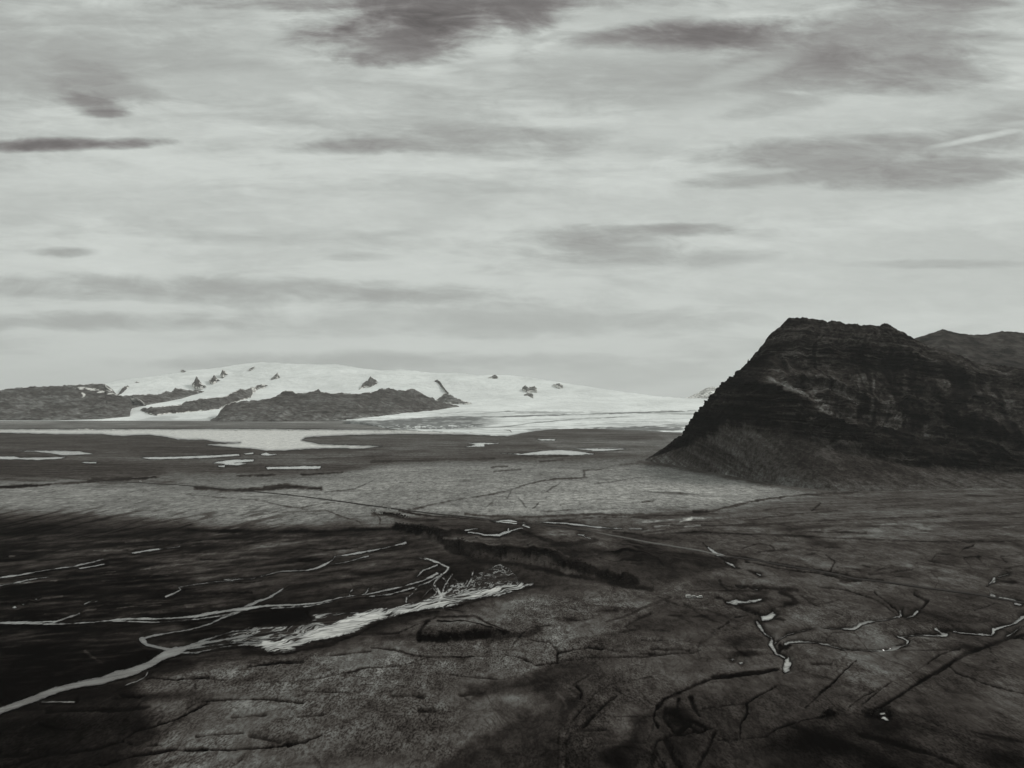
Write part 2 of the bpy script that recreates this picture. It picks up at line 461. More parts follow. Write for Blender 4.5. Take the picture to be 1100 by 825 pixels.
# dark hollow
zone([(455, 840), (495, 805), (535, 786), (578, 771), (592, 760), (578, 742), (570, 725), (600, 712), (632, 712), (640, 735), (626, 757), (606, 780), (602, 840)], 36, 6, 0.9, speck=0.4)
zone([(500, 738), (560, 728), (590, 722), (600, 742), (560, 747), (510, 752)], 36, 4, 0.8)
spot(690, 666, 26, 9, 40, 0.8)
# plateau and the ground round it
zone([(425, 557), (560, 560), (640, 576), (720, 590), (745, 612), (700, 628), (640, 622), (560, 600), (480, 585)], 47, 4, flow=0.4)
spot(600, 578, 32, 7, 80, 0.95); spot(655, 592, 35, 3.5, 64, .8); spot(520, 584, 40, 3, 60, .8); spot(640, 612, 30, 3, 52, .8); spot(470, 568, 40, 6, 44); spot(500, 582, 34, 5, 52)
zone([(590, 590), (650, 592), (740, 596), (800, 604), (740, 618), (712, 630), (650, 620), (600, 604)], 36, 4, 0.85)
spot(690, 578, 60, 6, 38, 0.7); spot(730, 601, 55, 9, 31, 0.8); spot(765, 608, 28, 5, 27, 0.8)
spot(660, 594, 40, 4, 58, 0.8); spot(652, 603, 20, 5, 50, 0.8); spot(690, 604, 22, 6, 26, 0.9); spot(625, 603, 24, 3.5, 28, 0.8)
# right
zone([(680, 552), (790, 545), (870, 533), (1000, 530), (1200, 528), (1200, 580), (940, 578), (780, 574), (690, 562)], 62, 6, flow=0.55)
spot(1060, 566, 80, 8, 45, 0.8, 0.6); spot(850, 585, 90, 6, 52, 0.8, 0.5); spot(950, 552, 90, 5, 74, 0.6)
zone([(800, 585), (1200, 584), (1200, 660), (960, 655), (880, 630), (810, 612)], 56, 5)
spot(960, 618, 75, 12, 35, 0.85); spot(890, 605, 45, 8, 55, 0.7); spot(1030, 605, 50, 10, 51, 0.7)
spot(1000, 663, 45, 9, 33, 0.8); spot(920, 683, 60, 8, 45, 0.5)
spot(850, 642, 60, 18, 43, 0.7); spot(880, 655, 35, 12, 50, 0.6); spot(846, 634, 22, 5, 27, 0.85); spot(852, 648, 16, 4, 24, 0.9); spot(815, 655, 22, 4, 25, 0.9); spot(825, 671, 24, 3, 25, 0.8)
zone([(650, 690), (800, 650), (1000, 690), (1200, 690), (1200, 760), (900, 760), (780, 790), (720, 780), (660, 790), (630, 740)], 55, 14, 0.8, speck=0.6)
zone([(790, 585), (1200, 585), (1200, 900), (820, 900), (800, 760)], 60, 20, 0.4, speck=0.3)
spot(860, 740, 80, 28, 46, 0.6); spot(1010, 740, 70, 26, 45, 0.7)
zone([(820, 790), (880, 772), (950, 772), (1040, 830), (1120, 900), (800, 900)], 26, 18, 0.8)  # soft cloud shade over the heath, painted into the ground tone
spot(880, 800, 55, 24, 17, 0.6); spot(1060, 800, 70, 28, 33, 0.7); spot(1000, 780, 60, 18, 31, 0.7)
zone([(600, 800), (720, 795), (780, 800), (790, 900), (600, 900)], 34, 10, 0.7)
spot(800, 703, 26, 5, 22, 0.85); spot(744, 645, 30, 7, 52, 0.7); spot(640, 736, 40, 18, 54, 0.7); spot(665, 722, 50, 12, 50, 0.6)
spot(800, 690, 40, 10, 31, 0.6)

# ---- dark bands and thin lines  (px, py) in map coordinates
for pts, wd, V in [
    ([(-40, 507.5), (0, 509), (60, 513), (100, 516.5)], 1.6, 42),
    ([(-40, 526), (0, 524), (40, 522), (80, 519), (110, 517), (140, 515), (168, 513)], 2.2, 26),
    ([(100, 515), (140, 514)], 4, 38),
    ([(210, 524), (240, 526.5), (270, 527)], 3, 38), ([(270, 526), (290, 525.5), (312, 522.5), (345, 525.5)], 3.6, 30),
    ([(286, 523.5), (310, 521)], 3, 40),
    ([(253, 512), (275, 511), (295, 510)], 1.4, 30), ([(323, 510), (345, 509), (368, 508)], 1.8, 27),
    ([(240, 535), (275, 538), (300, 543), (325, 546)], 0.7, 60), ([(200, 531), (240, 535)], 0.7, 66),
    ([(350, 549), (365, 554), (385, 561)], 1.1, 46), ([(400, 549), (406, 554), (408, 563)], 1.8, 48),
    ([(325, 545), (345, 541), (360, 540)], 0.7, 64), ([(300, 551), (350, 549), (400, 545)], 0.6, 70),
    ([(350, 529), (380, 525), (400, 517)], 0.7, 62), ([(440, 548), (455, 545), (480, 539), (510, 535), (535, 531), (550, 526), (565, 521), (585, 516), (620, 514)], 1.0, 44),
    ([(545, 535), (549, 527)], 0.9, 52), ([(523, 545), (531, 539)], 0.9, 52), ([(556, 535), (565, 546)], 0.9, 52), ([(572, 547), (578, 541)], 1.2, 50), ([(600, 520), (585, 529)], 0.7, 62),
    ([(530, 506.5), (560, 504.5)], 1.4, 34), ([(528, 502.5), (544, 501)], 1.1, 40), ([(400, 496), (450, 494.5), (530, 493)], 2.2, 46), ([(330, 494), (420, 489)], 1.2, 50),
    ([(497, 517), (516, 515.5)], 0.7, 58), ([(430, 519), (470, 517)], 0.6, 66),
    ([(560, 489), (580, 491.5), (610, 489.5)], 1.2, 42), ([(580, 496), (604, 494)], 1.0, 44),
    ([(590, 515), (620, 514), (630, 513), (627, 508), (625, 506), (645, 504), (660, 500), (685, 498)], 1.0, 54), ([(585, 529), (602, 519)], 0.7, 60),
    ([(690, 539.5), (703, 539)], 1.2, 28), ([(580, 549.5), (650, 547.5), (740, 545)], 0.7, 62), ([(640, 520), (690, 513)], 0.6, 72),
    ([(680, 556), (740, 552), (758, 551), (790, 543), (830, 536), (870, 531), (920, 529)], 1.9, 33), ([(745, 550), (758, 550)], 3, 30),
    ([(500, 553), (560, 556), (640, 553), (700, 554), (770, 552)], 2.6, 46), ([(580, 562), (640, 556), (700, 556)], 1.2, 40),
    ([(200, 570), (270, 571.5), (300, 572), (370, 570), (425, 569)], 3.0, 17), ([(0, 562), (100, 569), (200, 570)], 3, 26),
    ([(400, 553), (420, 554), (440, 558), (470, 562)], 3.2, 30), ([(430, 549), (470, 556), (520, 560)], 2.2, 30), ([(410, 551), (430, 553)], 2.6, 20),
    ([(425, 567), (440, 571), (460, 575), (480, 579), (500, 577)], 6, 15), ([(470, 579), (485, 587), (505, 593), (530, 596), (560, 597), (585, 599), (602, 606), (622, 613), (640, 618), (660, 625), (682, 628)], 7, 20), ([(478, 583), (505, 589), (530, 591), (560, 592), (590, 596), (612, 602)], 1.6, 66),  # the pale line is the lit lip of the scarp, painted in
    ([(600, 618), (640, 624), (680, 632), (700, 634)], 4, 24), ([(560, 576), (575, 583), (592, 590), (612, 592), (640, 587)], 4.5, 22), ([(480, 588), (510, 603), (560, 607), (600, 616)], 5, 22),
    ([(642, 602), (652, 597), (668, 598), (690, 599), (704, 604), (712, 612)], 1.6, 18), ([(645, 603), (660, 608), (690, 608)], 1.6, 22),
    ([(640, 578), (690, 588), (740, 598), (790, 602)], 1.6, 27), ([(630, 582), (650, 589), (690, 594)], 1.3, 28), ([(660, 571), (690, 577), (725, 581)], 1.4, 33),
    ([(780, 597.5), (800, 600), (840, 607), (880, 613.5), (900, 617.5), (930, 622.5), (948, 625)], 2.6, 17, ), ([(800, 604), (840, 611), (880, 617), (915, 624), (926, 625)], 1.6, 22), ([(905, 624), (925, 622)], 3.5, 16),
    ([(888, 596), (898, 604), (893, 614)], 1.3, 22), ([(798, 590), (815, 585), (828, 587), (833, 591), (815, 594)], 1.1, 28),
    ([(690, 570), (780, 574), (860, 577), (940, 580), (1000, 582), (1050, 583), (1140, 580)], 1.3, 29), ([(1040, 576), (1100, 574), (1140, 573)], 1.2, 32),
    ([(880, 631), (910, 634), (940, 644), (955, 655), (965, 661)], 1.3, 25), ([(872, 549), (882, 541)], 1.6, 27), ([(860, 571), (905, 572), (930, 573)], 1.2, 32),
    ([(820, 593), (850, 590), (920, 589)], 0.8, 36), ([(800, 560), (850, 553), (900, 549)], 0.9, 42), ([(750, 565), (840, 562), (960, 557), (1100, 551)], 0.9, 42), ([(940, 546), (1020, 541), (1100, 540)], 0.9, 44), ([(700, 562), (760, 560), (800, 556)], 1, 40),
    ([(990, 600), (1000, 603), (1007, 595.5), (1030, 595), (1033, 590.5), (1045, 586)], 1.2, 25), ([(1000, 603), (1030, 610), (1060, 618)], 1.0, 28), ([(1082, 605), (1076, 598), (1096, 596)], 1.2, 26), ([(1035, 600), (1045, 612)], 1.2, 33), ([(935, 618), (980, 612)], 1.0, 30),
    ([(940, 636), (946, 643), (966, 658)], 1.6, 20), ([(983, 638), (996, 645), (990, 655)], 1.8, 20), ([(1045, 656), (1075, 648)], 0.9, 32), ([(860, 640), (880, 652), (905, 661)], 0.9, 32),
    ([(1110, 682), (1085, 686), (1070, 691), (1050, 698), (1030, 707), (1018, 716), (1000, 726), (975, 742), (950, 757), (930, 770)], 4.2, 18), ([(1020, 716), (1030, 724), (1060, 735), (1120, 751)], 1.5, 22), ([(925, 757), (945, 741), (962, 731)], 1.3, 24), ([(970, 731), (1010, 704), (1030, 698)], 1, 28), ([(965, 700), (1030, 699)], 0.9, 30),
    ([(925, 790), (960, 799), (1000, 812), (1040, 830)], 5, 15), ([(1090, 686), (1130, 690)], 2, 18),
    ([(919, 711), (905, 722), (890, 738), (878, 750), (865, 761)], 2.3, 17), ([(779, 797), (825, 792), (835, 783), (860, 775), (885, 771)], 1.5, 18), ([(796, 795), (795, 780), (803, 768), (801, 757), (815, 748), (833, 739)], 2.0, 18), ([(912, 761), (925, 749), (945, 740)], 1.2, 22), ([(872, 714), (890, 714)], 3, 28),
    ([(900, 700), (930, 690), (905, 676)], 1.1, 24), ([(832, 692), (846, 681), (872, 674), (905, 673)], 1.5, 22), ([(888, 688), (893, 681), (910, 680)], 1.0, 28),
    ([(843, 690.5), (858, 688), (880, 689.5), (893, 693), (905, 696), (935, 698), (952, 697), (965, 694), (976, 690), (974, 686), (966, 683), (985, 681), (1005, 682), (1016, 681), (1010, 675.5), (1025, 677), (1053, 681), (1065, 681), (1068, 675), (1090, 668), (1104, 661), (1140, 645)], 2.6, 17),
    ([(813, 667), (816, 672), (823, 681), (829, 686), (827, 692), (834, 700), (843, 705), (848, 712), (842, 720)], 5.5, 19), ([(846, 692), (838, 697), (834, 700)], 4, 17),
    ([(968, 655), (967, 661), (955, 664), (940, 666), (924, 671), (918, 675), (900, 674)], 2.0, 20), ([(966, 661), (980, 661), (988, 654), (996, 646)], 1.8, 20),
    ([(755, 584), (762, 589), (772, 596), (782, 604), (792, 611), (815, 617)], 2.2, 24), ([(1060, 630), (1066, 624), (1070, 620), (1086, 615)], 2, 22), ([(1064, 640), (1090, 645), (1110, 650)], 2.2, 18), ([(790, 628), (815, 632), (840, 633)], 2, 26), ([(770, 643), (790, 648), (815, 657)], 2, 26),
    ([(600, 701), (620, 697.5), (640, 695.5), (660, 699), (690, 702), (725, 703)], 1.7, 25), ([(590, 713), (630, 706), (690, 705), (720, 703), (745, 702)], 1.5, 27), ([(600, 700), (598, 712)], 2.4, 15), ([(633, 695), (646, 697)], 2.8, 14), ([(576, 715), (600, 711)], 2, 18),
    ([(617, 736), (624, 745), (622, 752)], 2.4, 14), ([(662, 748), (650, 757), (640, 766), (626, 780)], 3.2, 16), ([(634, 752), (612, 776)], 1.6, 22), ([(610, 796), (615, 786), (650, 784)], 1.6, 28),
    ([(766, 680), (752, 692), (748, 700)], 3, 48), ([(790, 664), (812, 660), (790, 652)], 1.4, 24), ([(700, 660), (685, 665), (672, 672)], 2, 32), ([(740, 700), (700, 697)], 2.4, 30), ([(770, 676), (782, 669)], 1.4, 26),
    ([(400, 696), (425, 698), (445, 705), (462, 707), (500, 707), (540, 705), (553, 706), (570, 712)], 1.6, 27), ([(415, 716), (435, 715), (462, 707)], 1.6, 27), ([(548, 698), (553, 690), (562, 680), (570, 674), (592, 671)], 1.8, 27), ([(566, 688), (590, 690), (600, 698)], 2, 36), ([(470, 725), (500, 728), (540, 730), (562, 727)], 1.2, 34), ([(495, 748), (520, 745), (545, 738), (580, 733)], 4, 34), ([(420, 748), (455, 750)], 3, 37), ([(450, 765), (470, 766)], 4, 38), ([(510, 757), (500, 752)], 1.5, 34),
    ([(450, 688), (470, 688), (500, 686.5), (525, 684)], 4, 17), ([(450, 688), (452, 678), (460, 668)], 5, 18), ([(470, 668), (500, 670), (530, 678), (540, 682)], 2.2, 17), ([(380, 682), (430, 680), (448, 672), (470, 663), (510, 664), (545, 680)], 2.2, 28), ([(470, 658), (420, 662), (400, 672), (360, 690), (310, 700), (260, 702)], 5, 20), ([(520, 643), (480, 655)], 4, 22),
    ([(265, 717), (300, 712), (325, 710.5)], 2.4, 16), ([(200, 762), (215, 754), (230, 752), (260, 751), (290, 751), (325, 755)], 1.8, 26), ([(196, 806), (250, 806), (290, 803), (330, 797)], 2.6, 19), ([(310, 802), (345, 791)], 2.2, 26), ([(285, 733), (330, 731), (375, 722), (388, 718), (430, 717)], 1.4, 28), ([(200, 728), (245, 731)], 1.8, 29), ([(250, 770), (285, 768)], 1.8, 32), ([(210, 792), (260, 787)], 1.8, 30), ([(320, 770), (350, 768)], 1.3, 32), ([(355, 704), (400, 699)], 1.2, 32), ([(270, 790), (300, 797)], 4, 36), ([(290, 742), (420, 745)], 1.0, 38),
    ([(158, 729), (190, 731), (225, 728)], 1.8, 16), ([(40, 780), (60, 785), (85, 785)], 2.4, 14), ([(128, 797), (145, 787), (175, 778), (190, 773), (222, 756)], 2.8, 15), ([(-30, 834), (0, 826), (50, 812), (100, 806), (130, 797)], 3.4, 14), ([(108, 823), (145, 812), (180, 806), (222, 805)], 3.4, 14), ([(128, 797), (145, 802), (172, 801)], 1.6, 18), ([(-20, 816), (30, 811)], 3, 14), ([(130, 748), (150, 750)], 2.4, 16), ([(50, 765), (120, 764), (160, 760)], 4, 16), ([(120, 752), (160, 748)], 1.5, 18),
    ([(838, 720), (815, 724.5), (780, 728), (760, 732), (735, 740), (715, 750), (706, 758), (703, 772), (708, 782)], 2.4, 15), ([(716, 762), (714, 772), (724, 785), (735, 790)], 3, 14), ([(742, 750), (747, 762), (753, 770)], 3.2, 14), ([(720, 768), (745, 775), (761, 783), (750, 788)], 2.6, 14), ([(728, 788), (740, 778)], 5, 13), ([(764, 728), (780, 726)], 3.4, 14),
    ([(722, 790), (706, 796), (703, 805), (712, 820), (718, 832)], 2.2, 16), ([(716, 795), (724, 812), (736, 832)], 4.5, 15), ([(768, 788), (760, 805), (752, 820), (750, 832)], 3, 15), ([(762, 797), (800, 794)], 1.4, 20), ([(722, 790), (735, 789), (766, 783)], 1.6, 20), ([(755, 762), (800, 758)], 1.2, 32),
    ([(0, 575), (100, 577)], 2, 20), ([(930, 700), (1000, 690)], 0.8, 34), ([(640, 664), (600, 668)], 1, 44), ([(620, 655), (560, 652)], 1, 46), ([(640, 648), (690, 645), (720, 641)], 2, 56), ([(690, 688), (740, 690)], 1.2, 36),
]:
    stroke(pts, wd, V, 0.8 if wd < 3 else 1.6, 0.92, 0.8 if PY.size and pts[0][1] > 590 else 0.0)
spot(728, 772, 22, 14, 24, 0.8); spot(735, 800, 22, 20, 28, 0.7); spot(891, 769, 11, 5, 11, 1.0); spot(943, 768, 20, 8, 13, 0.95); spot(952, 780, 24, 10, 20, 0.7); spot(428, 568, 7, 4, 11)
for pts, wd, V in [
    ([(792, 629), (810, 631), (830, 633), (855, 635)], 3.5, 26), ([(838, 637), (850, 642), (856, 648), (844, 650)], 4, 25), ([(782, 648), (800, 654), (816, 659), (843, 667)], 3.2, 25), ([(838, 694), (845, 697), (849, 694)], 5, 17),
    ([(836, 720), (802, 725), (765, 730.5), (736, 741), (715, 752), (707, 762)], 3.6, 15), ([(773, 624), (776, 630), (786, 636), (800, 640)], 1.6, 34), ([(735, 650), (750, 660), (765, 668), (790, 676)], 1.2, 40), ([(740, 652), (730, 665), (750, 672)], 1.0, 42),
    ([(705, 640), (730, 652), (760, 658), (790, 668), (812, 676)], 1.4, 36), ([(752, 690), (749, 699), (752, 706)], 1.6, 40), ([(650, 668), (680, 660), (700, 650), (722, 642)], 1.6, 38), ([(660, 680), (690, 676), (720, 680)], 1.2, 40),
    ([(610, 742), (618, 735), (632, 726)], 1.2, 30), ([(636, 748), (655, 735), (700, 728)], 1.0, 34), ([(620, 760), (660, 772), (700, 770)], 1.0, 34), ([(640, 800), (690, 806)], 1.4, 30), ([(650, 815), (700, 818)], 1.6, 28),
    ([(704, 775), (700, 790), (692, 800)], 1.6, 24), ([(700, 803), (706, 818), (716, 832)], 3.2, 15), ([(730, 752), (728, 765), (735, 776), (748, 786)], 3.0, 15),
    ([(900, 610), (930, 613), (960, 610)], 1, 36), ([(880, 650), (900, 645), (920, 648)], 1, 38), ([(1000, 615), (1010, 625), (1005, 633)], 1.2, 32), ([(1050, 600), (1060, 610), (1080, 612), (1100, 608)], 1.0, 34),
    ([(800, 566), (830, 562), (850, 566)], 1, 42), ([(960, 560), (990, 570), (1020, 571)], 1, 40), ([(820, 548), (860, 544), (880, 548), (910, 545)], 1, 46), ([(930, 540), (960, 536), (1000, 537)], 1, 50),
]:
    stroke(pts, wd, V, 0.8 if wd < 3 else 1.4, 0.95)
# faint rivulets over the black sand, all running with the river
for _ in range(90):
    x0 = random.uniform(-20, 440); y0 = random.uniform(574, 690)
    if y0 > 690 - x0 * .12: continue
    L_ = random.uniform(14, 70); sl = random.uniform(-.14, -.03); bend = random.uniform(-2, 2)
    pts = [(x0 + L_ * f, y0 + L_ * f * sl + bend * math.sin(f * 3)) for f in (0, .25, .5, .75, 1)]
    stroke(pts, random.uniform(.5, 1.3), random.choice([52, 44, 60, 36, 12, 14]), 0.8, 0.8)
# paler strokes: silt, sand bars, tracks
for pts, wd, V in [
    ([(605, 830), (604, 800), (607, 785), (613, 770), (622, 757), (632, 748)], 4.5, 50), ([(600, 830), (601, 790)], 1, 22), ([(609, 830), (609, 795)], 1, 22),
    ([(800, 613), (775, 617), (750, 621), (735, 627), (726, 633), (722, 640)], 3, 62), ([(700, 642), (718, 638), (730, 634)], 2, 62), ([(785, 620), (778, 628), (790, 640), (800, 650)], 2.2, 54),
    ([(597, 745), (604, 752), (608, 762)], 2.4, 50), ([(602, 738), (612, 744), (616, 750)], 2, 50), ([(580, 735), (600, 736), (616, 740)], 1.6, 46),
    ([(850, 571.5), (866, 570), (880, 569.5)], 1.6, 96), ([(885, 570), (900, 566.5), (918, 564.5), (921, 562)], 4, 80), ([(948, 565), (965, 563), (990, 564)], 4, 88), ([(985, 562), (1040, 558)], 2, 72), ([(1000, 577), (1100, 573)], 2, 74),
    ([(175, 509.5), (198, 510)], 1.2, 86), ([(115, 510), (140, 511)], 1.6, 60), ([(0, 515), (60, 516)], 3, 62), ([(1070, 568), (1090, 566)], 1.4, 68),
    ([(590, 800), (530, 810), (505, 825)], 1.3, 40), ([(560, 802), (575, 815)], 1.2, 40), ([(610, 803), (700, 800)], 2.5, 46), ([(620, 792), (690, 795)], 2, 46), ([(640, 702), (690, 700)], 1.2, 50), ([(720, 742), (770, 734)], 1.0, 40), ([(712, 800), (718, 825)], 1, 36), ([(702, 780), (700, 792)], 2, 42),
    ([(690, 575), (740, 569), (760, 568)], 1.2, 74), ([(680, 562), (730, 558), (760, 557)], 1.0, 110), ([(730, 561), (742, 558)], 1.4, 130), ([(704, 566), (720, 564.5)], 1.3, 130), ([(735, 566), (752, 565)], 1, 110), ([(690, 571), (715, 569)], 1, 90),
    ([(240, 584), (310, 580)], 0.9, 66), ([(250, 600), (310, 599)], 0.8, 60), ([(300, 601), (340, 598)], 1.4, 52), ([(200, 600), (260, 594), (330, 588)], 3, 46), ([(330, 580), (430, 577)], 3, 50), ([(100, 625), (145, 622)], 0.9, 60), ([(100, 593), (130, 592)], 0.8, 60), ([(10, 599), (15, 598.5)], 1, 60), ([(145, 613), (160, 612.5)], 0.9, 58), ([(165, 618), (190, 615)], 1, 42),
    ([(300, 622), (345, 618), (390, 622), (430, 612)], 5, 46), ([(350, 628), (400, 630)], 4, 44), ([(60, 725), (110, 712)], 4, 24), ([(90, 700), (110, 715)], 2, 34),
]:
    stroke(pts, wd, V, 1.0 if wd < 3 else 1.8, 0.85)

stroke([(686, 496), (720, 500.5), (757, 507.5), (800, 516), (835, 522.5), (865, 526.5), (895, 529.5), (965, 529.5), (1045, 527.5), (1110, 529)], 4, 50, 2.6, 0.75)
# faint natural drainage lines over the near heath
drain = ridged(GX / 130 + 0.4 * fbm(GX / 60, GY / 60, 3, 61), GY / 170, 3, 67)
dm = ss(0.84, 0.96, drain) * ss(560, 640, PY) * 0.75
Vt -= Vt * dm * 0.6
Vt *= 1 + (fbm(GX / 300, GY / 500, 4, 71) - 0.5) * 0.25
drain2 = ridged(GX / 420, GY / 330, 3, 83)
Vt -= Vt * ss(0.88, 0.965, drain2) * ss(500, 530, PY) * 0.42
drain3 = ridged(GX / 75 + fbm(GX / 40, GY / 40, 3, 85), GY / 110, 3, 87)
Vt -= Vt * ss(0.87, 0.96, drain3) * ss(520, 580, PY) * ss(560, 700, PX) * 0.4
Vt *= 1 + (fbm(PX / 40, PY / 1.3, 4, 88, .6) - .5) * .55 * ss(505, 490, PY)
# slanting wet runnels along the edge of the black sand
run = ridged((PX + PY * 2.2) / 34, (PY + PX * 0.22) / 3.2, 3, 89)
Vt -= Vt * ss(0.66, 0.85, run) * 0.38 * ss(536, 556, PY) * ss(598, 570, PY) * ss(380, 260, PX)
Vt += Vt * (fbm((PX + PY * 2) / 26, (PY + PX * .12) / 2.6, 4, 90) - .5) * 1.1 * ss(560, 575, PY) * ss(700, 640, PY) * ss(520, 420, PX)
lf = fbm((PX + PY * 2) / 34, (PY + PX * .07) / 2.6, 5, 94, .6)
Vt += np.maximum(lf - .44, 0) * 55 * ss(568, 585, PY) * ss(760, 690, PY) * ss(330, 240, PX)
mot = fbm(GX / 45, GY / 60, 5, 93, 0.6)
Vt *= 1 + (mot - 0.5) * 0.9 * ss(540, 580, PY)

# ---- relief: a low terrace with a steep scarp towards the river, a knoll
def raised(front, poly, h, rf, rr, rear):
    w = window(poly, 20)
    s = poly_sdf(poly, w); df = line_dist(front, 0, w); dr = line_dist(rear, 0, w)
    gul = 1 + (ridged(PX[w] / 9, PY[w] / 60, 3, 91) - 0.5) * 1.3
    hh = h * (0.35 + 1.1 * fbm(PX[w] / 16, PY[w] / 14, 3, 92)) * np.minimum(ss(0, rf, df * gul), ss(0, rr, dr)) * (s < 0)
    Z[w] = np.maximum(Z[w], hh)


fr = [(425, 570), (455, 580), (482, 592), (506, 601), (560, 605), (602, 615), (640, 624), (690, 634)]
rear = [(425, 556), (480, 552), (560, 555), (640, 566), (700, 580), (760, 600), (745, 622), (690, 634)]
raised(fr, fr + rear[::-1], 6.5, 9, 22, rear)
fr = [(449, 680), (452, 690), (470, 690), (500, 689), (535, 684), (552, 681)]
rear = [(449, 680), (458, 668), (490, 664), (530, 670), (552, 681)]
raised(fr, fr + rear[::-1], 4, 5, 12, rear)
fr = [(880, 772), (891, 774), (903, 770)]; rear = [(880, 772), (891, 762), (903, 770)]
raised(fr, fr + rear[::-1], 4.5, 5, 5, rear)
Z += (fbm(GX / 9, GY / 9, 3, 97) * 0.55 + fbm(GX / 60, GY / 60, 3, 98) * 0.9) * np.clip(1500 / np.maximum(GY, 1), 0.0, 1.0)
Zb = Z.copy()

# ---- water: every body is a level sheet lying in a bed cut into the ground
waters = []                      # (name, material, label, sdf window, sdf)


def water(name, mat, label, sd, w, cat='water'):
    waters.append((name, mat, label, w, sd, cat))


def pool(pts, label, mat=m_pond, name='pond', rag=1.0):
    w = window(pts, 5)
    sd = poly_sdf(pts, w, 0.35) + (fbm(PX[w] / 6, PY[w] / 1.6, 3, 101) - 0.5) * rag
    if mat is m_pond and np.mean([p[1] for p in pts]) > 600: mat = m_tarn; sd = sd + 0.2 + (fbm(PX[w] / 4, PY[w] / 1.8, 2, 105) - .5) * 1.6
    water(name, mat, label, sd, w, 'pond' if name == 'pond' else 'lake')


def stream(lines, label, mat=m_brook, name='stream', rag=0.9):
    allp = [p[:2] for l in lines for p in l]
    if mat in (m_river2, m_trickle): lines = [[(*p[:2], p[2] * .85) for p in l] for l in lines]
    w = window(allp, 8)
    sd = np.full(PX[w].shape, 1e9)
    for l in lines: sd = np.minimum(sd, line_dist(l, 1.5, w, 0.45))
    sd = sd + (0.15 if mat is m_trickle else 0.05 if mat is m_brook else 0.25) + (fbm(PX[w] / 7, PY[w] / 2.2, 3, 103) - 0.5) * rag * 1.3 + (fbm(PX[w] / 26, PY[w] / 14, 2, 107) - 0.45) * 1.2
    water(name, mat, label, sd, w, 'stream' if name == 'stream' else 'river')


pool([(-700, 461), (100, 461), (240, 460.8), (330, 461.3), (430, 461.6), (490, 462.6), (545, 467), (540, 468), (480, 466.5), (430, 466), (370, 467.5), (340, 469), (328, 470), (324, 473), (335, 475), (345, 477.5), (375, 478), (410, 479.3), (390, 482), (350, 481.5), (330, 482.2), (305, 484), (287, 484), (275, 482.4), (250, 480.4), (222, 478), (225, 477), (250, 476.4), (258, 475.6), (235, 475), (218, 472.5), (190, 472), (180, 469.5), (160, 467), (145, 467.3), (130, 468.5), (110, 466.5), (60, 466.3), (0, 465), (-700, 464)],
     'broad pale meltwater lagoon below the snowy mountains', m_lake, 'lake', 1.2)
pool([(20, 484.3), (60, 484), (85, 485), (100, 487.6), (80, 488.7), (65, 488.8), (55, 486.8), (40, 485.3)], 'pale wedge shaped pool upper one at far left of plain', rag=.5)
pool([(-60, 490.3), (0, 490.3), (15, 490.3), (22, 491.8), (45, 491.3), (70, 490.8), (66, 492.6), (40, 494), (20, 493.2), (0, 493.2), (-60, 493)], 'thin pale pool touching the left edge of the plain', rag=.5)
pool([(152, 491.3), (185, 490.8), (220, 489.6), (256, 487.8), (258, 489.2), (220, 491.9), (160, 493.2)], 'long thin pale pool below the lagoon spit', rag=.6)
pool([(229, 497), (250, 493.6), (273, 493.6), (272, 495.6), (252, 497), (264, 497.8), (256, 499.9), (242, 499.3), (240, 498)], 'ragged double pool with a dark bar inside', rag=1.0)
pool([(234, 500.2), (241, 499.9), (241, 501.6), (235, 501.6)], 'tiny round pool beside the ragged double pool', rag=.3)
pool([(262, 487.2), (272, 486.2), (272, 487.6), (264, 488)], 'tiny dash of water left of the lagoon mouth', rag=.4)
pool([(279, 488), (286, 486.3), (289, 487.6), (297, 488.2), (288, 489.3), (281, 489)], 'tiny white pool just below the lagoon mouth', rag=.6)
pool([(285, 501.8), (305, 501.3), (325, 500.8), (345, 500.8), (344, 503.4), (310, 503.8), (288, 503.8)], 'bright short bar shaped pool alone on grey plain', rag=.8)
pool([(88, 496.3), (104, 496.3), (104, 497.4), (92, 497.4)], 'faint small pool in dark scrub at left', rag=.3)
pool([(503, 476), (520, 475.8), (536, 476), (520, 477.3), (520, 479.5), (500, 480), (512, 478)], 'small notched pool before the glacier front', rag=.8)
pool([(538, 486.6), (560, 487.6), (580, 484.8), (600, 483.2), (620, 484.8), (638, 487.5), (620, 488.8), (590, 488.2), (565, 488.8)], 'largest bright pool at centre before the glacier', rag=.7)
pool([(618, 482.2), (640, 481.8), (672, 482.3), (660, 483.6), (640, 484.4)], 'thin pale pool just right of the largest central pool', rag=.6)
pool([(577, 471.8), (597, 471.6), (595, 473), (582, 473)], 'small pale pool nearest to the glacier front', rag=.4)
pool([(528, 560), (540, 559), (549, 559), (556, 561), (555.5, 564.3), (546, 563.4), (535, 561.6)], 'pale wedge shaped pool on the dark terrace by the road', rag=.6)
pool([(781, 646), (790, 643.5), (796, 645), (806, 644.5), (823, 641.8), (814, 645.8), (800, 648), (790, 648.4), (783, 647.5)], 'white two lobed pool right of the parked cars', rag=1.0)
pool([(817, 662), (824, 660), (830, 657), (835, 659.5), (830, 664), (826, 666.5), (819, 666)], 'small square white pool below the two lobed pool', rag=1.3)
pool([(842.5, 707), (847, 704.5), (850.5, 712), (848, 720), (844, 721.5), (841, 718)], 'pale teardrop pool where the stream bends left', rag=.6)
for q in [(787, 708.6, 2.6), (796, 712, 2.0)]:
    pool([(q[0] - q[2], q[1]), (q[0], q[1] - .9), (q[0] + q[2], q[1]), (q[0], q[1] + .9)], 'tiny glint of water in dark hollow, %s' % ('left of two' if q[0] < 790 else 'right of two'), rag=.3)
pool([(943, 766), (950, 765), (952, 767), (946, 767.4)], 'thin glint of water in the black hollow at lower right', rag=.3)
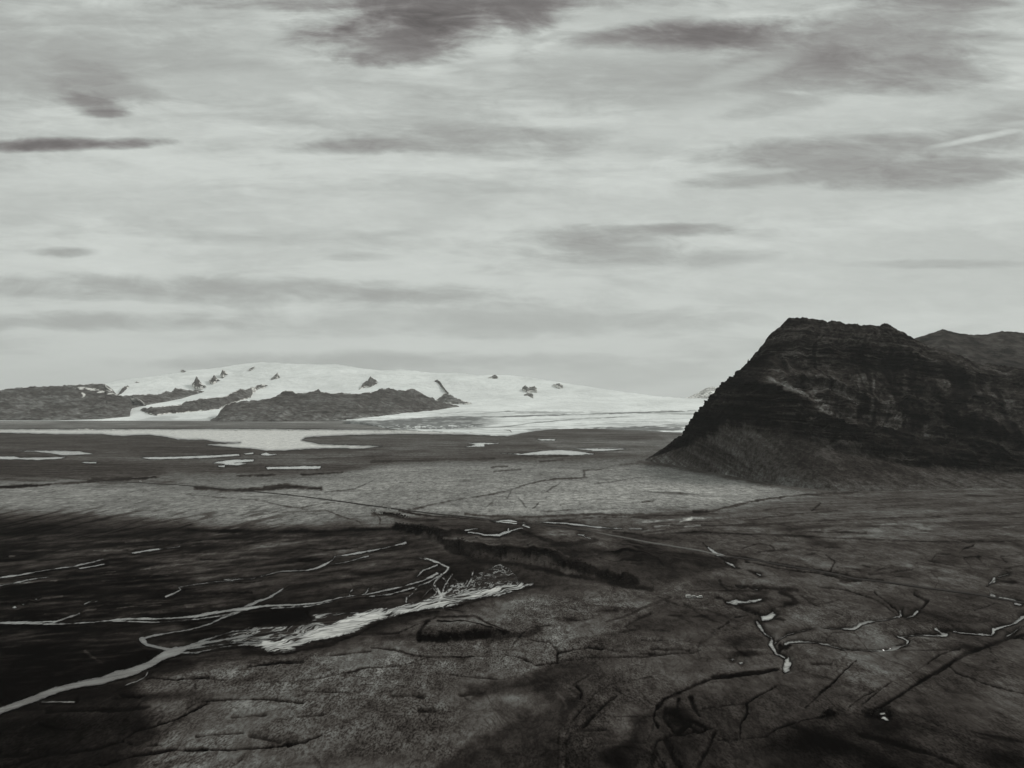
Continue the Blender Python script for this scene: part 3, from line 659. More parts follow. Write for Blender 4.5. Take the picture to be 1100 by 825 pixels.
pool([(946, 771), (950, 769.5), (954, 773), (951, 773.6)], 'curved glint of water lowest in the black hollow', rag=.3)
for q, l in [((16, 652, 2.6), 'roundest'), ((25, 648.6, 1.6), 'second'), ((39, 643.5, 1.5), 'third')]:
    pool([(q[0] - q[2], q[1]), (q[0], q[1] - .9), (q[0] + q[2], q[1]), (q[0], q[1] + .9)], '%s of three bright puddles on black sand at far left' % l, rag=.4)

# streams, each line (px, py, width)
stream([[(0, 763, 7), (20, 756, 6.5), (40, 749, 6.5), (60, 741, 7), (85, 735, 7), (110, 731, 8), (125, 725, 9), (140, 722, 9), (160, 714, 6), (178, 703, 9), (190, 699, 9), (200, 695.5, 4), (215, 691, 3), (240, 687, 2.5), (262, 683, 3)],
        [(-200, 815, 9), (-60, 787, 8), (0, 763, 7)], [(185, 700, 3), (210, 701, 1.6), (225, 698, 1.4), (240, 694.5, 1.4), (265, 692, 2)], [(152, 687, 6), (157, 692.5, 3), (172, 696, 2.4), (188, 699, 4)], [(200, 697, 1.4), (225, 693.5, 1.4), (255, 690, 1.6), (280, 690, 2)], [(205, 692, 1.3), (230, 684, 1.3), (250, 678, 1.6), (275, 676, 2)], [(215, 690, 1), (245, 685, 1.4), (270, 682, 2)], [(150, 687, 2), (160, 683.5, 1.6), (180, 680, 1.4), (205, 676, 1.6), (225, 670, 2.2), (240, 663, 3), (255, 657, 3.5), (268, 650, 3), (278, 645.5, 2.2)], [(280, 645, 2), (290, 641.5, 1.8), (297, 636.5, 2), (304, 632, 1.2)]],
       'broad silty river channel sweeping to the lower left corner', m_river, 'river')
stream([[(-60, 668, 3), (0, 669, 3), (40, 668.3, 2), (60, 667.5, 1.6), (85, 659, 2.4)], [(0, 669, 2.6), (60, 670.5, 1.8), (100, 668.5, 2), (130, 665, 2.4), (165, 664.5, 2), (200, 663, 3), (240, 656.5, 3.4), (265, 653.5, 3.4), (285, 650.5, 2.6), (310, 649.5, 2.2), (330, 648.5, 1.8), (345, 646.5, 2.2), (365, 641.5, 2), (376, 640, 1.6), (395, 638, 1.6), (420, 633, 1.6), (440, 628, 1.8), (455, 624, 2.2), (470, 616, 3.4)], [(120, 667, 1.2), (170, 668, 1.4), (215, 664.5, 1), (250, 659, 1)], [(290, 653, 1), (330, 651, 1.2), (360, 645, 1)], [(395, 641, 1), (420, 638, 1.4), (445, 631, 1.4), (462, 625, 1.6), (474, 617, 1.4)], [(448, 620, 1.2), (455, 613, 1.4), (470, 607, 1.6)], [(375, 640, 1.4), (376, 635.5, 1.6), (378.5, 633.5, 1.4)], [(392, 638, 1.6), (395, 634, 2), (396, 631, 1.4)]],
       'long pale channel crossing the black sand at mid height', m_river2, 'river')
# braided fan: bars of gravel split the water
fan = [(238, 686), (270, 673.5), (300, 673), (328, 671), (340, 664), (332, 658.5), (348, 658), (375, 658.5), (400, 655), (430, 650.5), (455, 645), (478, 637), (488, 628), (500, 627), (515, 616), (535, 607), (548, 611), (556, 619), (562, 625), (566, 630), (552, 635), (520, 640.5), (495, 647), (470, 652.5), (440, 657), (420, 661), (400, 668), (385, 676.5), (360, 683), (330, 690), (312, 697.5), (292, 699), (272, 693), (255, 690)]
w = window(fan, 8)
sd = poly_sdf(fan, w, 0.8)
cr = (PY[w] - 629) + (PX[w] - 560) * 0.252 + (fbm(PX[w] / 30, PY[w] / 10, 3, 129) - .5) * 9
br = ridged(PX[w] / 34 + cr / 30, cr / 4.2, 4, 131)
br2 = ridged(PXw[w] / 10, PYw[w] / 4.4, 3, 137)
core = line_dist([(285, 693, 7), (320, 691, 6), (350, 680, 8), (385, 668, 11), (420, 655, 8), (450, 651, 7), (480, 646, 7), (520, 638, 5), (562, 629, 4)], 4, w, 0.8)
psd = sd.copy()
full = 0.040 + 0.085 * ss(7, -3, core)
curl = ss(468, 492, PX[w]) * ss(-1, 5, core)
sd = np.full(psd.shape, 30.0)
fz = ss(3, -6, poly_sdf(fan, w, 0.8)) * ss(.35, .65, fbm(PX[w] / 20, (PY[w] + PX[w] * .25) / 3, 4, 141))
Vt[w] += (70 - Vt[w]) * fz * .8
for l in [[(560, 628.5, 4), (575, 627, 3), (590, 625.5, 3), (606, 626, 1.2)], [(472, 651, 3), (484, 654, 2), (496, 657.5, 1)], [(470, 650, 7), (475, 641, 6), (471, 632, 3)],
          [(430, 589, 2), (443, 584.5, 7), (451, 586, 3), (441, 592, 2), (455, 598, 3), (470, 604, 4), (482, 610, 4.5), (478, 614.5, 3), (470, 621, 6), (466, 628, 2.5), (472, 636, 2.5)], [(450, 587.5, 1.6), (458, 592, 1.6), (470, 594, 1)], [(462, 628, 2), (470, 636, 2), (466, 643, 2.4)], [(476, 621, 2), (482, 628, 2), (479, 636, 2)], [(488, 631, 2), (494, 636, 2)], [(455, 641, 2), (462, 634, 2), (468, 629, 2)], [(440, 592, 1.6), (446, 596, 1.8), (458, 601, 1.8)], [(486, 617, 3), (478, 629, 3.4), (475, 640, 4)], [(509, 614, 2.6), (507, 621, 2.4), (503, 628, 2.4), (500, 634, 3)], [(487, 622, 1.5), (495, 626, 1.6), (500, 630, 2)], [(528, 609.5, 2), (535, 608, 2), (533, 611, 2), (548, 617, 2), (556, 613, 1.6)], [(440, 640, 2), (447, 632, 2)], [(437, 646, 4), (438, 640, 2)]]:
    d_ = line_dist([(*p[:2], p[2] * .62) for p in l], 2, w, 0.9) + 0.5 + (br2 - 0.6) * 1.5
    sd = np.minimum(sd, d_)
water('river', m_fan, 'wide braided river bed of white strands under the dark scarp', sd, w, 'river')
fan_attr = {'psdf': psd, 'full': full, 'curl': curl, 'fu': PX[w] * 0.97 - PY[w] * 0.25, 'fv': cr}
fan_i = len(waters) - 1
stream([[(240, 622.5, 1), (270, 622, 1), (300, 613.5, 1.1), (330, 612.5, 1.6), (343, 609.5, 2), (352, 605, 2), (358, 601, 2), (360, 597.5, 1.8), (372, 596, 2), (390, 593, 1.8), (420, 587, 1.6), (436, 583, 1.8)], [(355, 606, 1.2), (368, 604.5, 1.4), (385, 600, 1.3), (396, 597, 1.1)]],
       'thin forked stream feeding in from the scarp foot', m_trickle, rag=0.8, name='stream')
stream([[(178, 640.5, 1.6), (188, 636.5, 2), (194, 633, 1.8), (191.5, 630.5, 1.2), (210, 627.5, 1.4), (228, 625, 1.2), (250, 623.5, 1)]], 'short hooked stream on black sand left of centre', m_trickle, rag=0.8, name='stream')
stream([[(-60, 628, 1.5), (0, 620, 1.6), (20, 617.5, 1.6), (40, 614, 1.2), (65, 610, 1.6), (76, 609, 1.5), (95, 604.5, 1.3), (107, 601.3, 2), (112, 600.3, 1)], [(85, 610.5, 1), (100, 608, 1.3), (112, 605.6, 1)]], 'upper thin stream on black sand at left edge', m_trickle, rag=0.8, name='stream')
stream([[(-60, 642, 1.4), (0, 629, 1.8), (20, 625.5, 1.8), (40, 621.2, 1.2), (58, 619.8, 1.2), (70, 620, 0.8)]], 'lower thin stream on black sand at left edge', m_trickle, rag=0.8, name='stream')
stream([[(142, 594.3, 1.4), (152, 592.4, 1.5), (165, 590.5, 1.5), (185, 588.4, 1.2), (193, 587, 1.8)]], 'short bright dash of stream alone on black sand', m_trickle, rag=0.8, name='stream')
stream([[(90, 649, 1), (96, 646.5, 1.2), (108, 645.5, 0.8)]], 'tiny curl of water on black sand at left', m_trickle, rag=0.8, name='stream')
stream([[(45, 754, 1), (62, 753.8, 1.4), (80, 754, 1)]], 'thin water thread below the broad left channel', m_trickle, rag=0.8, name='stream')
stream([[(158.5, 722.5, 1.6), (155, 728, 1.6), (146, 732, 1.3), (135, 736, 1), (124, 740, 0.8)]], 'narrow side arm curving under the broad left channel', m_trickle, rag=0.8, name='stream')
stream([[(503, 577, 1), (510, 578, 1.6), (520, 579.2, 2.4), (535, 578.3, 3), (546, 575, 2.6), (552, 573.5, 2), (562, 571.5, 1.4)], [(561.5, 560.5, 1), (563.5, 564, 3.4), (562, 567.5, 2), (568, 570, 3)], [(546, 575, 2), (546, 571.5, 1.3)], [(500, 574.5, .8), (514, 572.5, 1.2)]], 'curved bright brook on top of the dark terrace', rag=.7)
stream([[(576, 561, 1.2), (590, 561.3, 1.5), (605, 562.3, 1.7), (620, 563.6, 1.6), (640, 566.2, 1.5), (655, 567, 1.2), (668, 567.6, .8)], [(676, 567.6, .8), (690, 568.4, 1)]], 'long straight pale brook beside the road', rag=.5)
stream([[(622, 577, 1.2), (627.5, 578, 2), (626, 580.5, 1.5), (633.5, 585, 1)]], 'tiny zigzag brook on the terrace', rag=.5)
stream([[(760.5, 588, 1.2), (766, 592.5, 3), (770, 595.2, 3.6), (779, 597.3, 1.2)], [(778, 603.5, 1), (786, 606.5, 2.2), (789, 609, 1)]], 'bright broken brook crossing under the road', rag=.9)
stream([[(812, 616, .9), (816, 617.6, 1.8)], [(794, 629, .7), (797, 630, .8)], [(810, 632, .8), (813, 632.7, 1.6)]], 'three small glints in a line on heath below the road', rag=.4)
stream([[(829, 684, 1.6), (829, 687, 2)], [(834, 700, 1.6), (843, 705, 1.4)], [(813, 667, 1), (815.5, 671.5, 3.4), (818.5, 676, 3), (823, 680.5, 1.6), (829, 684, 1.6)], [(829, 687, 3), (827.6, 691, 4.5), (830, 695, 3.5), (834, 700, 2)]], 'white crooked brook running down to the teardrop pool', rag=.9)
stream([[(833, 690, .8), (846, 681, .8), (872, 674.5, .8), (900, 673.6, .8)], [(940, 666, 1), (955, 664, .9), (967, 660, 1)], [(900, 673.6, .8), (912, 674.6, 2), (920, 673.5, 3), (924, 670, 3.2), (932, 667.3, 2.2), (940, 666, 1)]], 'bright bend of brook left of the long meander', rag=.8)
stream([[(966, 655.5, 1.6), (967, 659, 2.4)], [(974, 662, 1), (980, 660.8, 1.4), (985.5, 656, 1.6)]], 'two short glints where side brooks meet', rag=.6)
stream([[(843, 690.5, 1.1), (858, 688, 1.1), (880, 689.5, 1.1), (893, 693, 1), (905, 696, .8), (935, 698, .8), (952, 697, 1.1)], [(965, 683.5, 1), (985, 681.3, .9), (1005, 682, 1.1), (1016, 681, 1.1)], [(1055, 681, 1), (1066, 681.5, 1.1)], [(843, 690.3, 1), (850, 689.3, 1.8), (859, 688, 1.4)], [(877, 689, 1), (884, 690.6, 2), (892, 692.4, 1.6)], [(952, 697.2, 1), (958, 695.2, 2), (966, 694.2, 1.8), (974, 691.5, 2), (975.5, 688, 1.8), (970, 684.5, 1.4), (965, 683, 2)], [(1005, 675.5, 1.8), (1011, 679, 1.4), (1016.5, 680.8, 2.4), (1010.5, 682.8, 2)], [(1024, 677, 1.2), (1034, 679, 2), (1045, 680.2, 1.6), (1055, 680.2, 1.2)], [(1065, 682, 2), (1067.5, 679, 2.6), (1066.5, 676, 2.2), (1073, 673.3, 1.6), (1082, 671, 1.6), (1090, 668, 2.6), (1100, 662.5, 2.6), (1130, 650, 2.6)]],
       'long meandering brook with broken glints across the right heath', rag=.9)
stream([[(1081, 683.5, .8), (1089, 679.5, 1.4), (1096, 673, 1.4)]], 'short glint just below the meandering brook at right', rag=.5)
stream([[(1065, 639.3, 2.6), (1069, 640, 1.6)], [(1074, 641.2, 1), (1082, 642.6, 1.8), (1091, 644.5, 1.6)], [(1091, 648.5, 1.6), (1097, 649, 2.6)]], 'broken row of glints along the road at far right', rag=.5)
stream([[(1063, 627, 1), (1067, 624.5, 3), (1068.5, 621, 2)], [(1073, 619.5, .8), (1083, 616.6, 1.2)]], 'small bright elbow of brook above the road at right', rag=.6)

# dark wet banks either side of the brooks
for name, mat, label, w, sd, cat in waters:
    if mat in (m_brook, m_pond, m_tarn, m_river, m_river2, m_fan, m_trickle):
        near = PY[w] > 555
        m = ss(5.0, 0.5, sd) * 0.7 * near * ss(.35, .6, fbm(GX[w] / 40, GY[w] / 90, 3, 57))
        Vt[w] += (24 - Vt[w]) * m * (Vt[w] > 24)
WSD = np.full(PX.shape, 1e9)
for name, mat, label, w, sd, cat in waters:
    WSD[w] = np.minimum(WSD[w], (np.minimum(sd, fan_attr['psdf']) if mat is m_fan else sd) - 2.4)
Zlow = Zb - (fbm(GX / 9, GY / 9, 3, 97) * 0.55 + fbm(GX / 60, GY / 60, 3, 98) * 0.9) * np.clip(1500 / np.maximum(GY, 1), 0.0, 1.0)
carve = Zlow - 0.15 + np.clip(0.3 * WSD, -0.7, 1.2)
near = ss(4.5, 2.0, WSD)
Z = np.where(WSD < 4.5, carve * near + Zb * (1 - near), Zb)
for i, (name, mat, label, w, sd, cat) in enumerate(waters):
    eff = np.minimum(sd, fan_attr['psdf'] - 6) if mat is m_fan else sd
    keep = eff < (0.6 if PY[w].max() < 495 else 1.9)
    sub = keep[:-1, :-1] | keep[1:, :-1] | keep[:-1, 1:] | keep[1:, 1:]
    if not sub.any(): continue
    nr, nc = sd.shape
    fidx = grid_faces(nr, nc).reshape(nr - 1, nc - 1, 4)[sub]
    used, inv = np.unique(fidx, return_inverse=True)
    zz = (Zlow[w] - 0.15 + 0.004 * (i % 9)).ravel()[used]
    co = np.stack([GX[w].ravel()[used], GY[w].ravel()[used], zz], -1)
    at_ = {'sdf': sd.ravel()[used]}
    if mat is m_fan: at_.update({k_: v_.ravel()[used] for k_, v_ in fan_attr.items()})
    o = mesh_from(name, co, inv.reshape(-1, 4)[:, ::-1], mat, attrs=at_)
    tag(o, label, cat, kind='structure')

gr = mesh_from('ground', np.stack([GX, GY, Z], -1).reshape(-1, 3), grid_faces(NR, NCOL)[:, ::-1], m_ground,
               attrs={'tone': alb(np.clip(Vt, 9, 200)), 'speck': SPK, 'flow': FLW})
tag(gr, 'wide dark plain of moss heath, grey fields and black outwash sand', 'ground', kind='structure')

# ------------------------------------------------------------------ road on its low bank
def zat(px, py):
    r = int(np.clip(np.searchsorted(rows, py), 0, NR - 1)); c = int(np.clip(np.searchsorted(cols, px), 0, NCOL - 1))
    return float(Z[r, c])


def ribbon(name, pts, half, tone, lift, label, cat='road'):
    p = np.asarray(pts, float)
    t = np.concatenate([[0], np.cumsum(np.hypot(*np.diff(p, axis=0).T))])
    q = np.arange(0, t[-1], 1.5)
    px = np.interp(q, t, p[:, 0]); py = np.interp(q, t, p[:, 1])
    k = np.ones(9) / 9
    px[4:-4] = np.convolve(px, k, 'valid'); py[4:-4] = np.convolve(py, k, 'valid')
    x, y = ground_at(px, py)
    z = np.array([zat(a, b) for a, b in zip(px, py)])
    z = np.convolve(np.pad(z, 6, 'edge'), np.ones(13) / 13, 'valid') + lift
    tx, ty = np.gradient(x), np.gradient(y); L = np.hypot(tx, ty)
    nx, ny = -ty / L, tx / L
    prof = [(-half * 2.0, -lift - 1.0), (-half, 0), (half, 0), (half * 2.0, -lift - 1.0)]
    co = np.stack([np.stack([x + nx * a, y + ny * a, z + b], -1) for a, b in prof], 1).reshape(-1, 3)
    tt = tone * (0.45 + 1.5 * ss(630, 650, px) * ss(790, 770, px))
    tn = np.stack([0.012 + 0 * tt, tt, tt, 0.012 + 0 * tt], -1).ravel()
    return tag(mesh_from(name, co, grid_faces(len(x), 4), m_road, False, attrs={'tone': tn}), label, cat, kind='structure')


ribbon('road', [(100, 517), (150, 519), (200, 522), (240, 526), (300, 531), (350, 537), (400, 544), (430, 548), (470, 553), (520, 558.5), (560, 563), (600, 568.5), (640, 574), (690, 583), (730, 589), (760, 594), (800, 600.5), (840, 607.5), (880, 614.5), (930, 623.5), (980, 631), (1020, 636), (1065, 642), (1120, 650), (1250, 672)], 2.4, 0.05, 0.8,
       'long straight raised road running across the whole plain')

# ------------------------------------------------------------------ lofted relief
def loft(name, X, Y, ZZ, mat, attrs, label, cat='mountain', kind='structure'):
    nr, nc = X.shape
    return tag(mesh_from(name, np.stack([X, Y, ZZ], -1).reshape(-1, 3), grid_faces(nr, nc), mat, attrs=attrs), label, cat, kind=kind)


def normals(X, Y, Zz):
    P = np.stack([X, Y, Zz], -1)
    a = np.gradient(P, axis=1); b = np.gradient(P, axis=0)
    n = np.cross(a, b); n /= np.maximum(np.linalg.norm(n, axis=-1, keepdims=True), 1e-9)
    return n


# ---- the dark table mountain on the right
U = np.array([0, 1, 2, 3, 4, 5, 6, 7, 8, 9, 10, 11, 12, 13, 14], float)
base = np.array([(686, 494.5), (720, 499), (757, 506), (800, 514.5), (835, 521), (865, 525), (895, 528), (925, 528.5), (965, 528), (1005, 527), (1045, 526), (1100, 527), (1200, 530), (1400, 536), (1700, 545)], float)
Tl = np.array([(690, 494), (731, 481), (752, 474), (780, 462), (812, 463), (848, 470), (880, 476), (910, 485), (945, 493), (985, 500), (1025, 505), (1080, 508), (1170, 512), (1380, 518), (1690, 525)], float)
Ml = np.array([(692, 493.8), (733, 473), (749, 459), (774, 434), (802, 413), (829, 412), (850, 421), (882, 439), (915, 452), (960, 464), (1000, 472), (1060, 480), (1150, 486), (1350, 495), (1680, 500)], float)
Ul = np.array([(693, 493.5), (734.5, 470), (748, 452), (772, 424), (800, 398), (829, 383), (852, 388), (885, 391), (925, 394), (960, 397), (1000, 402), (1055, 408), (1130, 414), (1320, 424), (1650, 430)], float)
Cl = np.array([(695, 493), (736, 466), (747, 448), (771, 418), (800, 392), (828, 358), (849, 340), (888, 344.5), (925, 350), (953, 347.5), (985, 366), (1050, 389), (1120, 400), (1300, 412), (1640, 418)], float)
Db = np.array([gdepth(b[1]) for b in base])
Dc = np.array([2330, 2290, 2250, 2190, 2130, 2080, 2040, 2020, 2010, 2010, 2010, 1990, 1960, 1900, 1850], float)
NU, NV = 900, 420
uu = np.linspace(0, 14, NU)
k = np.ones(17) / 17


def sm(a, edge=0):
    v = np.interp(uu, U, a)
    return np.convolve(np.pad(v, 8, 'edge'), k, 'valid')


fr_ = [0.0, 0.30, 0.42, 0.80, 1.0]
vkn = [0.0, 0.30, 0.50, 0.78, 1.0]
rowsP = []
for L_, f_ in zip((base, Tl, Ml, Ul, Cl), fr_):
    px = sm(L_[:, 0]); py = sm(L_[:, 1]); D = sm(Db + (Dc - Db) * f_)
    if f_ == 0:
        x, y = ground_at(px, py); rowsP.append((x, y, np.full_like(x, -2.5)))
    else: rowsP.append(at_depth(px, py, D))
rowsP = [np.stack(r, -1) for r in rowsP]
vv = np.linspace(0, 1, 330)
G = np.zeros((330, NU, 3))
Pk = np.stack(rowsP)                                  # 5,NU,3
for c in range(3):
    for j in range(NU): G[:, j, c] = np.interp(vv, vkn, Pk[:, j, c])
kk = np.hanning(21); kk /= kk.sum()
Gs = G.copy()
for c in range(3):
    pad = np.pad(G[:, :, c], ((10, 10), (0, 0)), 'reflect', reflect_type='odd')
    Gs[:, :, c] = sum(kk[i] * pad[i:i + 330] for i in range(21))
G = Gs
G[0] = Pk[0]; 
# the far side falls away behind the crest
back = []
for i, (dd, fz) in enumerate([(25, .985), (60, .95), (120, .86), (200, .72), (320, .52), (480, .3), (650, .12), (820, -.02)]):
    r = Pk[-1].copy(); r[:, 1] += dd; r[:, 0] += dd * 0.25; r[:, 2] = Pk[-1][:, 2] * fz - 1; back.append(r)
G = np.concatenate([G, np.stack(back)], 0)
X, Y, Zz = G[..., 0], G[..., 1], G[..., 2]
n = normals(X, Y, Zz)
sgn = np.where((n[..., 1:2] > 0) & (n[..., 2:3] < 0), -1, 1); n = n * sgn
if n[100, 400, 1] > 0: n = -n
vfull = np.concatenate([vv, np.linspace(1.01, 1.4, 8)])[:, None] * np.ones((1, NU))
ufull = np.ones((len(vfull), 1)) * uu[None, :]
hfac = ss(0, 40, Zz)
cl_ = ss(0.26, 0.34, vfull) * ss(0.56, 0.48, vfull)                    # lower cliffs
up_ = ss(0.74, 0.79, vfull) * ss(0.92, 0.84, vfull)                     # upper cliff band
cl_ = np.maximum(cl_, ss(5.6, 4.2, ufull) * ss(.28, .36, vfull))          # the whole left face is cliff
tal = ss(0.36, 0.27, vfull + (fbm(X / 45, Y / 45, 4, 149) - .5) * .14)
zt = Zz + X * 0.10 + (fbm(X / 90, Y / 90, 3, 151) - 0.5) * 16
saw = lambda q: np.where(q % 1 < 0.75, (q % 1) / 0.75, 1 - ((q % 1) - 0.75) / 0.25)
strata = (saw(zt / 17) - 0.5) * 7 + (saw(zt / 6.3 + 0.3) - 0.5) * 2.6
rnd = fbm(X / 70, Zz / 50 + Y / 90, 5, 157) - 0.5
along = X * 0.75 - Zz * 0.35                          # gullies lean down to the right
gul = ridged(along / 46 + (fbm(X / 60, Zz / 60, 3, 161) - .5) * .8, (Zz + Y * .3) / 190, 4, 163) - 0.6
gul2 = ridged((X + Zz * .1) / 26 + (fbm(X / 50, Zz / 50, 3, 166) - .5), Zz / 300, 3, 167) - 0.6
butt = ridged((X * .8 + Y * .5) / 120, Zz / 500, 3, 169) - 0.6
lump = fbm(X / 190, Y / 190, 3, 173) - 0.5
dipc = Zz + 0.36 * X + (fbm(X / 70, Zz / 60, 4, 175) - .5) * 44
bands = fbm(dipc / 30, (X - Zz * .4) / 130, 4, 177, .55)
reg = ss(5.2, 6.2, ufull) * ss(0.24, 0.34, vfull) * (1 - .8 * ss(.46, .5, vfull) * ss(.58, .54, vfull) * ss(8.5, 7, ufull)) * ss(0.80, 0.62, vfull)
crag = ss(0.50, 0.60, bands) * reg * (vfull <= 1)
cl_ = np.maximum(cl_ * (1 - .75 * ss(5.2, 6.4, ufull)), crag)
sirr = ss(.3, .65, fbm(X / 80, Zz / 30, 3, 178))
disp = hfac * (cl_ * (1 - tal) * (strata * (0.25 + 0.9 * sirr) * (.3 + .7 * ss(3.2, 5.5, ufull)) + rnd * 26 + gul2 * 9 + butt * 26) + up_ * (strata * 0.8 + rnd * 10) + (1 - cl_) * (1 - tal) * (gul * 26 + rnd * 14 + strata * .15) + tal * (gul2 * 3.0 + (fbm(X / 15, Y / 15, 3, 179) - .5) * 1.5) + lump * 16 * (1 - tal) + (crag - .4 * reg) * 12)
fine = (fbm(X / 9, Zz / 7 + Y / 12, 3, 181) - 0.5) * 4.0 * hfac * np.maximum(cl_, 0.35)
disp = disp + fine
crestfix = ss(0.93, 1.0, vfull) * (vfull <= 1.0)
disp = disp * (1 - 0.72 * crestfix)
X2 = X + n[..., 0] * disp; Y2 = Y + n[..., 1] * disp; Z2 = Zz + n[..., 2] * disp
Z2 += (vfull >= 0.985) * (fbm(X / 14, Y * 0 + 3.3, 4, 191, .62) - 0.5) * 13 * hfac * (vfull <= 1.2)
# albedo: dark basalt, browner scree, paler grass and painted sunlight on the bench and upper slope
tone = np.full(X.shape, 29.0)
bench = ss(0.49, 0.53, vfull) * ss(0.80, 0.6, vfull) * ss(4.4, 5.2, ufull)
tone = tone + bench * 20 * (0.35 + 1.1 * fbm(X / 60 + Zz / 40, Zz / 30, 4, 197)) * (0.45 + 0.55 * ss(10, 5, ufull))
edge = ss(0.485, 0.51, vfull) * ss(0.56, 0.52, vfull) * ss(4.4, 5.0, ufull) * ss(8.2, 6.4, ufull)
tone = tone + edge * 26  # sunlit rim of the bench, painted as a lighter tone
tone = tone + tal * (6 + 20 * ss(.5, .85, ridged((X + Zz * .55) / 16 + (fbm(X / 40, Zz / 60, 2, 198) - .5) * .6, Zz / 300, 3, 199)) * (.3 + .7 * ss(5.5, 2.0, ufull)) + 12 * (fbm(X / 26, Zz / 70, 4, 201) - .3) + 14 * ss(36, 2, Zz))
tone = tone + ss(0.86, 0.9, vfull) * (vfull <= 1) * (7 + 12 * (fbm(X / 50, Zz / 14, 3, 203) - .4) * ss(7.5, 6, ufull))
tone = tone + ss(5.4, 5.8, ufull) * ss(7.0, 6.3, ufull) * ss(0.78, 0.81, vfull) * ss(0.88, 0.85, vfull) * 30 * fbm(X / 25, Zz / 8, 3, 207)
tone = tone - cl_ * 8 * (.3 + 1.1 * ss(.35, .65, fbm(dipc / 24, X / 90, 3, 213))) * (1 - tal * .7) + (vfull > 1) * 10
tone = tone + 12 * ss(.5, .8, ridged(along / 19 + (fbm(X / 40, Zz / 50, 3, 215) - .5), Zz / 120, 3, 216)) * ss(.5, .56, vfull) * ss(.86, .76, vfull) * ss(5, 6, ufull)
rib = ridged(along / 30 + (fbm(X / 40, Zz / 50, 3, 205) - .5) * 1.0, Zz / 160, 3, 206)
tone = tone * (1.08 - .5 * ss(.6, .82, rib) * ss(.48, .54, vfull) * ss(1.0, .8, vfull) * ss(5, 6, ufull))
tone = tone * (0.35 + 1.3 * fbm(dipc / 9, (X - Zz * .4) / 95, 5, 209, .6) * (1 - tal * .75) + .55 * tal)
mt = loft('mountain', X2, Y2, Z2, m_rock, {'tone': alb(np.clip(tone, 10, 90)), 'scree': np.clip(tal * (1 - crag), 0, 1)}, 'dark layered basalt mountain with steep left face and scree foot')

# rock spire on the left skyline
def spire(px, py, D, hgt, rad, label):
    x, y, z = [float(q) for q in at_depth(px, py, D)]
    nr, nc = 12, 10
    co = []
    for i in range(nr):
        f = i / (nr - 1)
        for j in range(nc):
            a = 2 * PI * j / nc
            r = rad * (1 - f) ** 0.8 * (0.75 + 0.5 * float(vnoise(np.array([j * 1.3]), np.array([i * .7 + px]), 5)[0])) + 0.15
            co.append((x + math.cos(a) * r + f * rad * .2, y + math.sin(a) * r, z - 0.5 * hgt + 1.5 * hgt * f))
    fc = [(i * nc + j, i * nc + (j + 1) % nc, (i + 1) * nc + (j + 1) % nc, (i + 1) * nc + j) for i in range(nr - 1) for j in range(nc)]
    o = mesh_from('rock_spire', co, fc, m_rock, False, attrs={'tone': np.full(len(co), float(alb(18)))})
    tag(o, label, 'rock')


spire(803.5, 392, 2085, 16, 5, 'thin pointed rock spire on the steep left skyline of the mountain')
spire(815.5, 379, 2070, 13, 7, 'blunt rock knob above the thin spire on the mountain skyline')

# ---- distant snow, rock and ice
SNOWD = lambda py: np.interp(py, [385, 390, 405, 420, 430, 438, 445, 452], [17200, 16500, 14800, 13000, 11500, 10300, 9300, 8470])


def dense(pts, xs):
    p = np.asarray(pts, float); return np.interp(xs, p[:, 0], p[:, 1])


xs = np.concatenate([np.arange(-500, 60, 8.0), np.arange(60, 800, 1.2), np.arange(800, 1400, 8.0)])
sky_ = dense([(-500, 424), (-100, 420), (60, 420), (100, 415), (130, 408.5), (150, 406), (170, 403.5), (190, 400.5), (200, 398.5), (220, 396.5), (240, 394), (262, 391), (280, 389), (300, 390), (320, 391), (360, 391.5), (380, 394), (393, 396.5), (410, 398), (424, 397.5), (430, 396.5), (450, 399), (475, 401), (490, 400.5), (500, 401.5), (515, 403.5), (525, 402.5), (545, 403), (570, 405.5), (590, 409), (610, 412), (640, 416.5), (670, 421), (700, 425), (730, 427.5), (760, 429), (800, 431), (900, 433), (1400, 434)], xs)
sky_ = sky_ + (fbm(xs / 9, xs * 0, 3, 211) - .5) * 1.1
t = np.linspace(0, 1, 140)[:, None]
by = np.full_like(xs, 452.5)
PYs = by[None, :] + (sky_ - by)[None, :] * t
D_ = SNOWD(PYs)
Xs, Ys, Zs = at_depth(xs[None, :] + 0 * PYs, PYs, D_)
Zs = Zs * 1.0
rel = (fbm(Xs / 900, Ys / 1500, 5, 223) - .5) * 120 * ss(100, 500, Zs) * (1 - ss(.85, 1, t)) * (1 - .6 * ss(0, 1, 0 * t))
Zs = Zs + rel
bk = [(Xs[-1] * 1.05, Ys[-1] + 1500, Zs[-1] - 60), (Xs[-1] * 1.15, Ys[-1] + 4000, Zs[-1] * .3), (Xs[-1] * 1.2, Ys[-1] + 5500, Zs[-1] * 0 - 5)]
Xs = np.concatenate([Xs] + [b[0][None] for b in bk]); Ys = np.concatenate([Ys] + [b[1][None] for b in bk]); Zs = np.concatenate([Zs] + [b[2][None] for b in bk])
Zs[0] = -3
dirt = np.zeros(Xs.shape)
PYf = np.concatenate([PYs, np.full((3, len(xs)), 380.0)])
dirt += ss(444, 449, PYf) * 0.35 * ss(.45, .6, fbm(Xs / 300, Ys / 400, 4, 227))
loft('snowfield', Xs, Ys, Zs, m_snow, {'dirt': dirt}, 'broad white ice cap along the far skyline', 'glacier')

